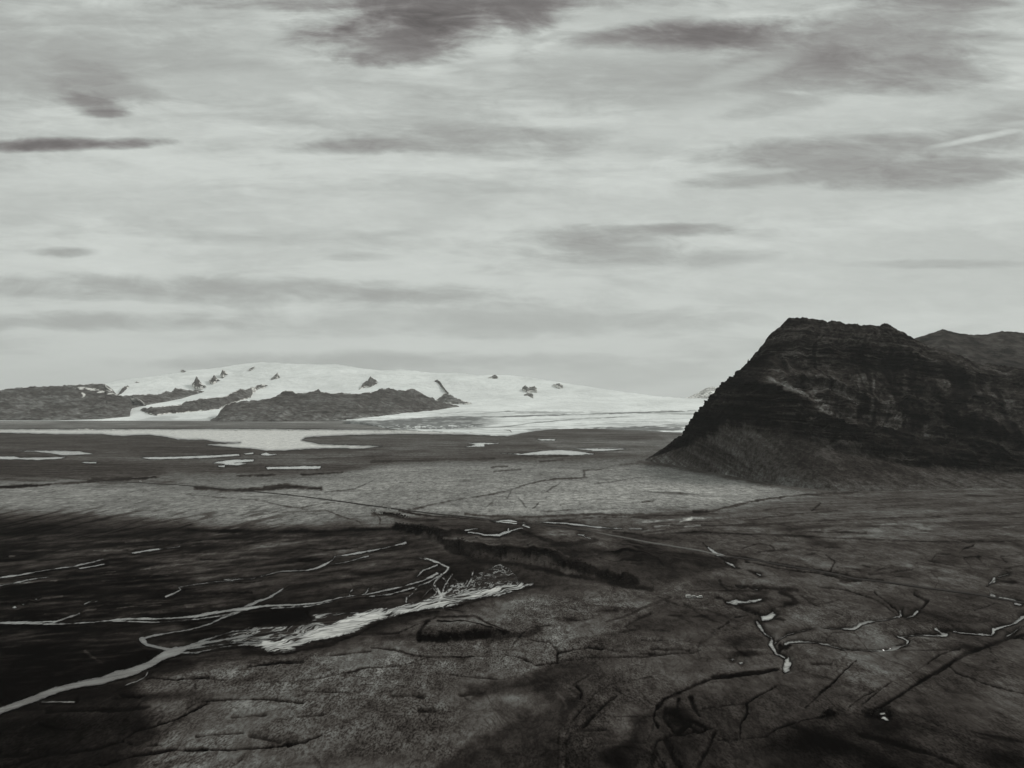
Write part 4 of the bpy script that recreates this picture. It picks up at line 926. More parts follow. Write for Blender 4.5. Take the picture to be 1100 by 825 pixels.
# outlet glacier lobe reaching the lagoon
xs = np.concatenate([np.arange(372, 790, 1.0), np.arange(790, 1200, 8.0)])
fy = dense([(372, 452.5), (384, 453), (400, 456), (415, 459.5), (430, 461), (470, 464), (500, 466.3), (520, 467.6), (545, 468.6), (560, 465.5), (575, 463), (600, 460.5), (640, 460), (680, 462), (710, 463.5), (745, 466), (800, 468), (1200, 468)], xs)
fy = fy + (fbm(xs / 7, xs * 0, 3, 229) - .5) * 1.0
ty = dense([(372, 450.5), (384, 449.8), (420, 445.8), (450, 441), (470, 438), (490, 434.5), (520, 430), (560, 428), (700, 427.5), (800, 428), (1200, 430)], xs)
t = (np.linspace(0, 1, 150) ** 1.0)[:, None]
PYs = fy[None] + (ty - fy)[None] * t
Dg = H * F / (PYs - HORIZON + 1e-6); Dg = np.where(PYs > 437, Dg, 1e9)
D_ = np.minimum(np.interp(PYs, [427, 436, 445, 452, 460, 469], [13500, 11000, 9000, 7150, 5540, 4080]), Dg * 0.9985)
Xs, Ys, Zs = at_depth(xs[None] + 0 * PYs, PYs, D_)
Zs[0] = -3
gx = xs[None] + 0 * PYs
dirt = np.zeros(Xs.shape)
PYn = PYs + (fbm(gx / 30, PYs / 6, 3, 233) - .5) * 1.6


def gl_line(pts, wd, k):
    global dirt
    yy = dense(pts, xs)[None]
    p = np.asarray(pts, float)
    ends = ss(p[0, 0] - 2, p[0, 0] + 25, gx) * ss(p[-1, 0] + 2, p[-1, 0] - 25, gx)
    dirt = np.maximum(dirt, k * ends * ss(wd, wd * .35, np.abs(PYn - yy)))


def gl_blob(px, py, rx, ry, k, ns=(9, 1.6), thr=.5):
    global dirt
    d = np.hypot((gx - px) / rx, (PYs - py) / ry) + (fbm(gx / ns[0], PYs / ns[1], 4, 239) - .5) * 1.3
    dirt = np.maximum(dirt, k * ss(1.0, .55, d))


mor = dense([(384, 451.5), (420, 450.5), (440, 449.5), (470, 447.5), (500, 447), (540, 448)], xs)[None]
mlow = dense([(384, 457), (400, 460), (440, 461), (480, 461.5), (520, 458.5), (545, 453)], xs)[None]
dirt = np.maximum(dirt, .95 * ss(-.6, .6, PYn - mor) * ss(.8, -.8, PYn - mlow) * ss(552, 500, gx) * (0.75 + .25 * ss(.35, .6, fbm(gx / 6, PYs / 1.3, 3, 241))))
dirt *= 1 - .9 * ss(.60, .68, fbm(gx / 3.0, PYs / .9, 3, 243)) * ss(455, 458, PYs) * ss(560, 480, gx)
gl_line([(420, 452.5), (450, 450), (480, 448.8), (520, 447.8), (560, 446.8), (600, 446), (640, 444.5), (700, 442.5), (760, 440.5)], .9, .75)
gl_line([(480, 461), (510, 460), (540, 458.5), (575, 453.5), (600, 451.5), (650, 449), (690, 446)], .7, .6)
gl_line([(505, 444.5), (540, 442), (560, 440), (600, 440.5), (640, 438)], .9, .5)
gl_line([(450, 447), (480, 444), (505, 441.5)], .5, .5)
gl_line([(600, 436.5), (630, 433.5), (665, 429.5)], .8, .35)
gl_line([(650, 437.5), (700, 436.5), (740, 433)], .8, .3)
gl_line([(690, 441.5), (730, 440), (755, 436)], 1.0, .6)
gl_line([(520, 435), (560, 434), (600, 432)], .7, .25)
gl_line([(560, 456.5), (620, 454.5), (700, 453)], .5, .18)
gl_blob(550, 437.5, 19, 4.0, .75); gl_blob(600, 443, 70, 1.6, .35); gl_blob(720, 444, 40, 1.5, .3); gl_blob(650, 434, 50, 1.5, .3); gl_blob(480, 452, 45, 3, .5)
gl_blob(690, 460.5, 60, 3.2, .8, (8, 1.0)); gl_blob(600, 461.5, 40, 1.6, .7); gl_blob(735, 457, 25, 2.5, .4); gl_blob(725, 431, 40, 2, .25)
dirt = np.maximum(dirt, .5 * ss(2.2, .2, np.abs(PYs - fy[None])) * ss(.4, .6, fbm(gx / 10, PYs / 1.5, 3, 247)))
dirt = dirt + .30 * ss(.45, .72, fbm(gx / 45, (PYs + gx * .012) / 1.1, 4, 249)) + .22 * ss(.5, .7, fbm(gx / 16, PYs / .9, 3, 250)) * ss(450, 456, PYs)
Zs += (fbm(Xs / 60, Ys / 200, 4, 251) - .5) * 14 * ss(2, 20, Zs)
last = (Xs[-1] * 1.1, Ys[-1] + 900, Zs[-1] * .4); 
Xs = np.concatenate([Xs, last[0][None]]); Ys = np.concatenate([Ys, last[1][None]]); Zs = np.concatenate([Zs, last[2][None]])
dirt = np.concatenate([dirt, dirt[-1:]])
loft('glacier', Xs, Ys, Zs, m_snow, {'dirt': np.clip(dirt, 0, 1)}, 'striped glacier tongue spreading flat to the lagoon shore', 'glacier')


def rock(name, crest, basep, label, V=70, fwd=0.35, step=0.8, nrow=60, cat='hill', amp=0.36, ground=False, patch=()):
    c = np.asarray(crest, float); b = np.asarray(basep, float)
    x0 = max(c[0, 0], b[0, 0]); x1 = min(c[-1, 0], b[-1, 0])
    xs = np.arange(x0, x1 + 1e-6, step)
    cy = dense(c, xs) + (fbm(xs / 3.0, xs * 0 + c[0, 0], 4, 257, .6) - .5) * 2.6
    byy = dense(b, xs) + (fbm(xs / 4.0, xs * 0 + c[0, 0], 3, 258) - .5) * (0 if ground else .8)
    cy = np.minimum(cy, byy - 0.12)
    cD = SNOWD(byy) * 0.992; 
    if ground: cD = np.where(byy > 446, np.minimum(cD, H * F / np.maximum(byy - HORIZON, 5)), cD)
    Dtop = cD + fwd * np.maximum(SNOWD(cy) - cD, 60)
    t = np.linspace(0, 1, nrow)[:, None]
    py = byy[None] + (cy - byy)[None] * t
    D = cD[None] + (Dtop - cD)[None] * t ** 1.15
    X, Y, Zq = at_depth(xs[None] + 0 * py, py, D)
    s = np.maximum(Zq[-1] - Zq[0], 1)[None]
    env = np.sin(PI * np.clip(t, 0, 1)) ** .6
    sc = max(60.0, float(np.median(s)) * .6)
    g = (ridged(X / sc + Zq / sc * .3, Zq / (sc * 2.5), 4, 263) - .6) * s * amp + (fbm(X / (sc * 1.5), Zq / sc, 4, 269) - .5) * s * amp * 1.3
    Y = Y - g * env; Zq = Zq + g * env * .35
    wdt = float(np.median(s)) * 1.2 + 60
    rowsb = [(X[-1], Y[-1] + wdt * .4, Zq[-1] - s[0] * .12), (X[-1], Y[-1] + wdt, Zq[-1] - s[0] * .5), (X[-1], Y[-1] + wdt * 1.8, Zq[-1] - s[0] * 1.05 - 30)]
    foot = (X[0], Y[0] + 30, Zq[0] - 60)
    X = np.concatenate([foot[0][None], X] + [r[0][None] for r in rowsb]); Y = np.concatenate([foot[1][None], Y] + [r[1][None] for r in rowsb]); Zq = np.concatenate([foot[2][None], Zq] + [r[2][None] for r in rowsb])
    tt = np.concatenate([[[0]], t, [[1.05], [1.1], [1.2]]])
    V_ = V + 14 * ss(.35, 0.0, tt) * (1 if ground else 0) + 0 * X
    lat = np.minimum(xs - xs[0], xs[-1] - xs)[None] * 0.35
    px_h = np.maximum(byy - cy, .3)[None]
    ed = np.minimum(np.minimum((1 - tt) * px_h, lat), 99 if ground else tt * px_h)
    sn_ = np.clip(1.0 - ed / 2.6, 0, 1) * (0.62 if ground else 0.72)
    if ground: sn_ = sn_ * ss(.6, .9, tt) + (V_ * 0)
    pyy = np.concatenate([byy[None], py, np.repeat(cy[None], 3, 0)])
    for (ax, ay, rx, ry) in patch: sn_ = np.maximum(sn_, .85 * ss(1.3, .2, np.hypot((xs[None] - ax) / rx, (pyy - ay) / ry)))
    return loft(name, X, Y, Zq, m_farrock, {'tone': alb(V_), 'snow': sn_ + 0 * X}, label, cat)


rock('hill', [(-420, 426), (-200, 421), (-60, 421), (0, 419.5), (12, 417), (25, 416), (40, 415), (60, 414.6), (80, 413.6), (100, 412.6), (108, 411.5), (113, 413.5), (106, 417), (118, 421), (124, 424.5), (130, 425), (150, 424), (172, 424), (178, 420), (184, 421), (188, 416), (192, 417), (200, 419), (211, 419.5), (212, 422)],
     [(-420, 453), (0, 451), (60, 451), (110, 449.6), (134, 447.2), (140, 446.8), (139, 441), (142, 438), (160, 434.2), (180, 430.6), (195, 426.8), (205, 423.5), (212, 422)], 'long low brown ridge with snow above at far left', 66, ground=True, patch=[(92, 417.3, 22, 2.2), (107, 420, 10, 2.0), (118, 422.5, 7, 1.5), (88, 424, 3, 5)])
rock('hill', [(117, 428), (124, 424.5), (129, 420), (133, 415), (137, 414.2), (140, 417)], [(117, 428.3), (124, 426), (130, 423.5), (137, 419), (140, 417.3)], 'small dark spur rising from the brown ridge into snow', 56)
rock('hill', [(151, 439.5), (157, 437.8), (170, 437), (178, 436), (190, 435.2), (195, 434), (199, 431), (215, 428.5), (230, 427.3), (243, 425.3), (250, 421), (258, 418.3), (264, 418.6), (270, 416.5), (277, 413.4), (284, 413), (285, 414.5)], [(151, 440.5), (160, 444.5), (168, 446), (180, 444), (200, 442.5), (220, 440.6), (236, 438.5), (246, 434), (262, 429), (270, 426.5), (272, 421), (278, 416.5), (285, 414.8)], 'brown rock tongue between two arms of snow', 64)
rock('hill', [(226, 451.5), (234, 446), (238, 439.5), (243, 434.5), (252, 432), (262, 430.5), (275, 430), (289, 428.5), (296, 425.5), (302, 422), (306, 419.8), (313, 419.6), (317, 422), (330, 421.6), (338, 420.3), (342, 418.6), (346, 421), (355, 422.8), (367, 421.8), (380, 423), (392, 422.3), (402, 420.8), (410, 417.4), (414, 418), (418, 416.5), (426, 419), (436, 419.5), (442, 418), (446, 418.2), (450, 421), (458, 425.2), (466, 428), (476, 431.8), (486, 434.3), (493, 436)], [(226, 452.6), (240, 452.8), (300, 452.8), (350, 452), (384, 450.4), (420, 446.8), (450, 442.5), (470, 439.8), (486, 437.2), (493, 436.4)], 'dark craggy hill standing before the ice cap at centre left', 61, patch=[(412.5, 427.5, .8, 2.2)], ground=True, step=.6, nrow=80)
rock('hill', [(468, 430), (473, 425.5), (478, 422.5), (484, 424), (490, 427.5), (500, 431), (507, 433.2)], [(468, 430.4), (480, 432.5), (492, 433.8), (500, 434), (507, 433.5)], 'pale grey rock slope at right end of the dark hill', 84, amp=.15)
rock('hill', [(467, 409), (469.5, 407.6), (473, 410.5), (476, 415), (480, 420), (482, 422)], [(467, 410), (470, 411), (474, 415.5), (478, 420), (482, 422.3)], 'thin slanting dark rock rib in the snow', 58, step=.35, nrow=30)
rock('hill', [(384.5, 419.5), (388, 414), (391, 410), (395, 408.6), (398, 404), (400, 406), (404, 408.6), (405, 411)], [(384.5, 420), (388, 417), (392, 415.3), (397, 415.8), (402, 413), (405, 411.4)], 'pointed dark rock peak rising out of snow behind the dark hill', 64, step=.4, nrow=40)
for i, (cr, bs, lb, v) in enumerate([
    ([(206, 412), (209, 409), (211, 404.5), (214, 408), (213, 411), (218, 414.3)], [(206, 413), (210, 415.5), (215, 415.6), (218, 414.8)], 'leftmost dark rock patch high on the snow slope', 62),
    ([(224, 409), (228, 406), (230, 402.5), (233, 408)], [(224, 409.6), (229, 410.6), (233, 409)], 'dark rock patch in middle of the snow slope', 62),
    ([(236.5, 403.5), (239, 397), (241, 398), (241.5, 402)], [(236.5, 404.2), (239, 404.2), (241.5, 402.6)], 'tall narrow rock patch high on the snow slope', 62),
    ([(194, 398), (196, 396.8), (199, 398.4)], [(194, 398.6), (196, 399), (199, 398.8)], 'tiny dark rock speck on left snow skyline', 70),
    ([(144, 410.5), (147, 409.6), (151, 411)], [(144, 411.3), (147, 412), (151, 411.6)], 'small dark rock on snow above the brown ridge', 66),
    ([(267, 396.5), (270, 395), (273, 393.6)], [(267, 397.2), (270, 396.6), (273, 394.6)], 'slender rock streak below the ice cap crest', 74),
    ([(291, 406.8), (295, 403), (298, 400.8), (299, 405)], [(291, 407.6), (295, 406.6), (299, 406)], 'small broken rock patch under the highest snow', 74),
    ([(524, 405.2), (528, 403.8), (532, 402.2), (535, 405)], [(524, 405.8), (530, 406.8), (535, 406.2)], 'lone grey rock on the snow skyline at centre', 84),
    ([(561, 416.5), (564, 414.2), (568, 415.8), (574, 415), (578, 418), (577, 420)], [(561, 417.2), (566, 420.3), (571, 419.5), (577, 420.6)], 'upper of two grey rock patches above the glacier tongue', 82),
    ([(562, 425), (566, 422), (571, 421.4), (574, 424.8), (573, 427)], [(562, 425.8), (567, 425.6), (573, 428)], 'lower of two grey rock patches above the glacier tongue', 82),
    ([(594, 412.8), (598, 411.8), (602, 412.6), (605, 414.4)], [(594, 413.4), (600, 415.4), (605, 415)], 'rightmost grey rock patch on the snow skyline', 92),
    ([(440, 424), (443, 420), (446, 419), (447, 421)], [(440, 424.6), (444, 424), (447, 421.8)], 'small grey crag beside the dark hill top', 70),
]):
    rock('rock_outcrop', cr, bs, lb, v, step=.35, nrow=24, cat='rock', amp=.12)


def plain_ridge(name, crest, D0, D1, ybase, label, V, mat, jag=1.5, step=1.0):
    c = np.asarray(crest, float)
    xs = np.arange(c[0, 0], c[-1, 0], step)
    cy = dense(c, xs) + (fbm(xs / 6, xs * 0 + 9, 4, 271) - .5) * jag
    t = np.linspace(0, 1, 120)[:, None]
    py = ybase + (cy[None] - ybase) * t
    D = D0 + (D1 - D0) * t + 0 * py
    X, Y, Zq = at_depth(xs[None] + 0 * py, py, D)
    s = np.maximum(Zq[-1] - Zq[0], 1)[None]
    g = (ridged(X / 170 + Zq / 300, Zq / 500, 4, 277) - .6) * 70 + (fbm(X / 120, Zq / 80, 4, 281) - .5) * 40
    env = np.sin(PI * t) ** .7
    Y = Y - g * env; Zq = Zq + g * env * .3
    bk = [(X[-1], Y[-1] + 300, Zq[-1] * .8), (X[-1], Y[-1] + 900, Zq[-1] * .3), (X[-1], Y[-1] + 1300, Zq[-1] * 0 - 10)]
    X = np.concatenate([X] + [r[0][None] for r in bk]); Y = np.concatenate([Y] + [r[1][None] for r in bk]); Zq = np.concatenate([Zq] + [r[2][None] for r in bk])
    return loft(name, X, Y, Zq, mat, {'tone': np.full(X.shape, float(alb(V))), 'scree': np.full(X.shape, .3), 'snow': np.zeros(X.shape)}, label)


plain_ridge('mountain', [(930, 398), (955, 380), (985, 362.5), (1000, 357.5), (1012, 353.8), (1022, 356), (1040, 359.5), (1060, 359), (1077, 355.5), (1100, 358), (1150, 366), (1300, 372), (1500, 390), (1700, 415)], 3000, 4300, 452, 'hazier mountain ridge behind the dark mountain at right edge', 42, m_farrock, 2.6)
plain_ridge('hill', [(735, 428), (748, 423), (757, 417.5), (765, 415.5), (775, 416), (790, 414), (820, 420), (860, 430)], 23500, 24500, 434, 'faint pale far peak just left of the dark mountain', 150, m_farrock, .8)  # haze paleness is put into the tone of this peak

# ------------------------------------------------------------------ floating ice along the far shore of the lagoon
def blob(name, cx, cy, cz, sx, sy, sz, mat, seed, sub=2):
    bm = bmesh.new()
    bmesh.ops.create_icosphere(bm, subdivisions=sub, radius=1)
    for v in bm.verts:
        q = v.co.copy()
        f = 0.75 + 0.6 * mnoise.noise(q * 1.3 + Vector((seed, seed * .7, 0)))
        v.co = Vector((q.x * sx * f, q.y * sy * f, max(q.z, -.35) * sz * f))
    me = bpy.data.meshes.new(name); bm.to_mesh(me); bm.free()
    me.materials.append(mat)
    o = bpy.data.objects.new(name, me); o.location = (cx, cy, cz); C.objects.link(o)
    return o


ice = []
for i in range(58):
    if i < 30: px = random.uniform(225, 430); py = 462.1 + random.random() * .9
    elif i < 42: px = random.uniform(30, 140); py = 461.6 + random.random() * .8
    else: px = random.uniform(400, 520); py = 463.0 + random.random() * 1.6 + max(0, (px - 450) / 70)
    x, y = ground_at(px, py)
    s = random.uniform(8, 26)
    o = blob('iceberg', float(x), float(y), 0, s, s * .8, random.uniform(2.5, 6.0) * (1.5 if px < 150 else 1), m_ice, i * 3.1)
    where = 'middle of the lagoon' if i < 30 else ('left arm of the lagoon' if i < 42 else 'glacier front')
    tag(o, {'middle of the lagoon': 'small pale ice block floating along the far middle shore of lagoon', 'left arm of the lagoon': 'pale grey ice block standing in the left arm of lagoon', 'glacier front': 'small pale ice block drifting off the glacier front'}[where], 'iceberg', 'ice blocks by the ' + where)

# ------------------------------------------------------------------ vehicles
def empty(name, loc, rz, label, cat, group=None):
    o = bpy.data.objects.new(name, None); C.objects.link(o); o.location = loc; o.rotation_euler = (0, 0, rz)
    o.empty_display_size = .5
    return tag(o, label, cat, group)


def prism(profile, y0, y1, bev=0.06):
    bm = bmesh.new()
    a = [bm.verts.new((x, y0, z)) for x, z in profile]; b = [bm.verts.new((x, y1, z)) for x, z in profile]
    bm.faces.new(a[::-1]); bm.faces.new(b)
    n_ = len(profile)
    for i in range(n_): bm.faces.new((a[i], a[(i + 1) % n_], b[(i + 1) % n_], b[i]))
    bmesh.ops.recalc_face_normals(bm, faces=bm.faces)
    if bev: bmesh.ops.bevel(bm, geom=list(bm.edges), offset=bev, segments=2, affect='EDGES')
    return bm


def part(name, bm, mat, parent):
    me = bpy.data.meshes.new(name); bm.to_mesh(me); bm.free(); me.materials.append(mat)
    o = bpy.data.objects.new(name, me); C.objects.link(o); o.parent = parent
    return o


def cyl(x, y, z, r, w_):
    bm = bmesh.new()
    bmesh.ops.create_cone(bm, cap_ends=True, segments=20, radius1=r, radius2=r, depth=w_)
    bmesh.ops.rotate(bm, verts=bm.verts, cent=(0, 0, 0), matrix=__import__('mathutils').Matrix.Rotation(PI / 2, 3, 'X'))
    bmesh.ops.translate(bm, verts=bm.verts, vec=(x, y, z))
    return bm


def make_car(loc, rz, paint, van, label, group):
    L, Wd, Ht = (5.4, 2.0, 2.3) if van else (4.7, 1.9, 1.85)
    t = empty('parked_van' if van else 'parked_car', loc, rz, label, 'van' if van else 'car', group)
    hl = L / 2
    if van:
        pr = [(-hl, .45), (hl, .45), (hl, .95), (hl - .5, 1.2), (hl - 1.25, Ht - .1), (hl - 1.6, Ht), (-hl + .15, Ht), (-hl, Ht - .2)]
        win = [(hl - .95, 1.25), (hl - 1.45, Ht - .3), (-hl + .5, Ht - .3), (-hl + .5, 1.25)]
        ws = [(hl - .52, 1.24), (hl - 1.22, Ht - .18)]
    else:
        pr = [(-hl, .5), (hl, .5), (hl, .9), (hl - .3, 1.08), (hl - 1.25, 1.15), (hl - 1.95, Ht - .06), (hl - 2.3, Ht), (-hl + .35, Ht), (-hl + .08, 1.15), (-hl, 1.0)]
        win = [(hl - 1.5, 1.18), (hl - 2.1, Ht - .16), (-hl + .5, Ht - .16), (-hl + .3, 1.18)]
        ws = [(hl - 1.3, 1.2), (hl - 1.92, Ht - .12)]
    part('body', prism(pr, -Wd / 2, Wd / 2, .07), paint, t)
    for s in (-1, 1):
        part('side_window', prism(win, s * (Wd / 2 + .004) - .012, s * (Wd / 2 + .004) + .012, 0), m_glass, t)
    (x0, z0), (x1, z1) = ws
    part('windscreen', prism([(x0 + .03, z0), (x1 + .03, z1), (x1 - .03, z1), (x0 - .03, z0)], -Wd / 2 + .12, Wd / 2 - .12, 0), m_glass, t)
    for sx in (-1, 1):
        for sy in (-1, 1):
            wh = part('wheel', cyl(sx * L * .3, sy * (Wd / 2 - .1), .4, .4, .26), m_tyre, t)
            part('rim', cyl(sx * L * .3, sy * (Wd / 2 + .03), .4, .24, .03), m_rim, wh)
    for sy in (-1, 1):
        part('headlight', prism([(hl - .04, .74), (hl + .02, .74), (hl + .02, .9), (hl - .04, .9)], sy * Wd * .36 - .17, sy * Wd * .36 + .17, 0), m_rim, t)
    part('bumper', prism([(hl - .1, .42), (hl + .1, .42), (hl + .1, .62), (hl - .1, .62)], -Wd / 2 + .05, Wd / 2 - .05, .02), m_tyre, t)
    return t


for px, py, rz, paint, van, lb in [(740.2, 643.2, .12, m_paint, True, 'white van parked at the left end of the row on the heath'), (746.4, 643.2, .05, m_paint2, False, 'grey car parked in the middle of the row of vehicles'), (751.6, 643.4, PI + .1, m_paint, False, 'white car parked at the right end of the row on the heath')]:
    x, y = ground_at(px, py); make_car((float(x), float(y), zat(px, py) + .05), rz, paint, van, lb, 'vehicles parked on the heath')
x, y = ground_at(151, 518.6)
make_car((float(x), float(y), zat(151, 519) + 1.15), -.35, m_paint, True, 'lone pale van driving along the straight road at left', None).name = 'van'


# small pale huts on the bank beside the road
def make_hut(loc, rz, L, Wd, h, label):
    t = empty('hut', loc, rz, label, 'hut', 'huts on the bank beside the road')
    part('walls', prism([(-L / 2, -.4), (L / 2, -.4), (L / 2, h), (-L / 2, h)], -Wd / 2, Wd / 2, 0), m_wall, t)
    bm = bmesh.new()
    r = h + Wd * .38
    vs = [bm.verts.new(c) for c in [(-L / 2 - .2, -Wd / 2 - .25, h - .1), (L / 2 + .2, -Wd / 2 - .25, h - .1), (L / 2 + .2, Wd / 2 + .25, h - .1), (-L / 2 - .2, Wd / 2 + .25, h - .1), (-L / 2 - .2, 0, r), (L / 2 + .2, 0, r)]]
    for f in [(0, 1, 5, 4), (2, 3, 4, 5), (1, 2, 5), (3, 0, 4), (3, 2, 1, 0)]: bm.faces.new([vs[i] for i in f])
    part('roof', bm, m_roof, t)
    part('door', prism([(-.5, 0), (.5, 0), (.5, 2.0), (-.5, 2.0)], -Wd / 2 - .03, -Wd / 2 + .02, 0), m_glass, t)
    for sx in (-1, 1):
        part('window', prism([(sx * L * .3 - .4, 1.0), (sx * L * .3 + .4, 1.0), (sx * L * .3 + .4, 1.8), (sx * L * .3 - .4, 1.8)], -Wd / 2 - .03, -Wd / 2 + .02, 0), m_glass, t)


for px, py, L, lb in [(402, 549.6, 4.5, 'left small pale hut standing above the short dark ditch'), (409.3, 552.6, 4, 'lowest small pale hut on the dark bank'), (417.6, 547.8, 4.8, 'upper right small pale hut next to the road')]:
    x, y = ground_at(px, py); make_hut((float(x), float(y), zat(px, py) + .2), .3, L, 3.6, 2.4, lb)

# ------------------------------------------------------------------ dark birch scrub along the scarps: leaf clumps, nobody could count them
cov, cof = [], []
def scrub_line(pts, n_, spread, hmin, hmax):
    p = np.asarray(pts, float)
    tl = np.concatenate([[0], np.cumsum(np.hypot(*np.diff(p, axis=0).T))])
    for _ in range(n_):
        q = random.uniform(0, tl[-1])
        px = np.interp(q, tl, p[:, 0]) + random.gauss(0, 1.5); py = np.interp(q, tl, p[:, 1]) + random.gauss(0, spread)
        x, y = ground_at(px, py); z = zat(px, py)
        hgt = random.uniform(hmin, hmax)
        for _k in range(26):
            a = random.uniform(0, 2 * PI); rr = hgt * .65 * math.sqrt(random.random()); zz = hgt * random.uniform(0.1, 1.0) * (1 - .45 * rr / (hgt * .65))
            c = Vector((float(x) + math.cos(a) * rr, float(y) + math.sin(a) * rr, z + zz))
            u = Vector((random.gauss(0, 1), random.gauss(0, 1), random.gauss(0, 1))).normalized(); v = u.orthogonal().normalized()
            s = hgt * random.uniform(.13, .24)
            i0 = len(cov)
            cov.extend([c + u * s, c + v * s, c - u * s, c - v * s]); cof.append((i0, i0 + 1, i0 + 2, i0 + 3))


scrub_line([(470, 580), (485, 588), (505, 595), (530, 597), (560, 599), (585, 601), (602, 608), (622, 615), (640, 619), (660, 626), (680, 629)], 230, 3.0, 1.0, 2.4)
scrub_line([(425, 566), (440, 570), (460, 575), (478, 578)], 90, 2.0, 1.0, 2.4)
scrub_line([(450, 686), (470, 687.5), (500, 686), (522, 684)], 50, 1.2, .8, 1.8)
scrub_line([(411, 552.5), (425, 553.5), (440, 557)], 40, 1.0, 1.0, 2.4)
scrub_line([(882, 770), (891, 769), (901, 769)], 24, 1.6, .6, 1.2)
scrub_line([(926, 768), (945, 763), (962, 768)], 40, 3, .6, 1.4)
o = mesh_from('scrub', [tuple(c) for c in cov], cof, m_scrub, False)
tag(o, 'dark birch scrub growing in bands along the scarps and hollows', 'scrub', kind='stuff')

# ------------------------------------------------------------------ air
m_haze = bpy.data.materials.new('haze'); m_haze.use_nodes = True
t = m_haze.node_tree; t.nodes.clear()
pv = t.nodes.new('ShaderNodeVolumePrincipled'); out = t.nodes.new('ShaderNodeOutputMaterial')
pv.inputs['Color'].default_value = (0.93, 0.95, 0.93, 1)
pv.inputs['Density'].default_value = 1.7e-5
pv.inputs['Anisotropy'].default_value = 0.2
t.links.new(pv.outputs[0], out.inputs['Volume'])
bm = bmesh.new(); bmesh.ops.create_cube(bm, size=1)
xm = float(np.abs(GX).max()) + 500; ym = float(GY.max()) + 500
bmesh.ops.scale(bm, verts=bm.verts, vec=(2 * xm, ym + 2000, 1400)); bmesh.ops.translate(bm, verts=bm.verts, vec=(0, (ym + 2000) / 2 - 2000, 0))
zmin = -64
for v in bm.verts: v.co.z = zmin if v.co.z < 0 else 1400
me = bpy.data.meshes.new('haze'); bm.to_mesh(me); bm.free(); me.materials.append(m_haze)
hz = bpy.data.objects.new('haze', me); C.objects.link(hz)
tag(hz, 'thin pale haze softening the far mountains', 'haze', kind='stuff')

# ------------------------------------------------------------------ light
SUN_EL, SUN_AZ = math.radians(38), math.radians(62)          # azimuth from +Y towards +X
sun = bpy.data.lights.new('sun', 'SUN'); sun.energy = 1.4; sun.angle = math.radians(10); sun.color = (1.0, .97, .93)
so = bpy.data.objects.new('sun', sun); C.objects.link(so)
dv = Vector((math.sin(SUN_AZ) * math.cos(SUN_EL), math.cos(SUN_AZ) * math.cos(SUN_EL), math.sin(SUN_EL)))
so.rotation_euler = dv.to_track_quat('Z', 'Y').to_euler()
so.location = (0, 0, 3000)

world = bpy.data.worlds.new('World'); scene.world = world; world.use_nodes = True
nt = NT(world.node_tree)
STR = 0.1
sky = nt.n('ShaderNodeTexSky'); sky.sky_type = 'NISHITA'; sky.sun_disc = False
sky.sun_elevation = SUN_EL; sky.sun_rotation = SUN_AZ
sky.altitude = 160
bw = nt.n('ShaderNodeRGBToBW'); nt.put(bw.inputs[0], sky.outputs[0])
gen = nt.n('ShaderNodeTexCoord').outputs['Generated']
dx, dy, dz = nt.sep(nt.vm('NORMALIZE', gen))[:3]
zc = nt.m('MAXIMUM', dz, 0.0)
# the cloud sheets lie in bands running along X: z/y is constant along a band
yc = nt.m('MAXIMUM', dy, 0.15)
az = nt.m('DIVIDE', dx, yc)
el = nt.m('DIVIDE', zc, yc)
inv = nt.m('DIVIDE', 1.0, nt.m('ADD', zc, 0.10))
plane = nt.comb(nt.m('MULTIPLY', dx, inv), nt.m('MULTIPLY', dy, inv), 0.0)
streak = nt.comb(nt.m('MULTIPLY', az, 3.0), nt.m('MULTIPLY', el, 21.0), 0.3)
streak2 = nt.comb(nt.m('MULTIPLY_ADD', el, 3.0, nt.m('MULTIPLY', az, 9.0)), nt.m('MULTIPLY', el, 42.0), 5.3)
c1 = nt.noise(plane, 1.1, 8, 0.55, 0.6)
c2 = nt.noise(streak, 1.0, 7, 0.55, 0.7)
c3 = nt.noise(streak2, 1.0, 8, 0.62, 1.0)
base = nt.mr(el, 0.0, 0.35, 215.0, 196.0, False)
V = nt.m('MULTIPLY_ADD', nt.m('SUBTRACT', c1, 0.5), 46.0, base)
V = nt.m('MULTIPLY_ADD', nt.m('SUBTRACT', c2, 0.5), nt.mr(el, 0.02, 0.2, 40.0, 92.0), V)
V = nt.m('MULTIPLY_ADD', nt.m('SUBTRACT', c3, 0.5), nt.mr(el, 0.02, 0.2, 16.0, 44.0), V)
c5 = nt.noise(plane, 5.5, 8, 0.62, 0.9)
V = nt.m('MULTIPLY_ADD', nt.m('SUBTRACT', c5, 0.5), nt.mr(el, 0.06, 0.3, 4.0, 26.0), V)
V = nt.m('MINIMUM', V, nt.m('MULTIPLY_ADD', nt.m('SUBTRACT', V, 207.0), 0.3, 207.0))


def px_dir(px, py):
    x, y, w_ = [float(q) for q in ray(px, py)]
    return x / y, w_ / y


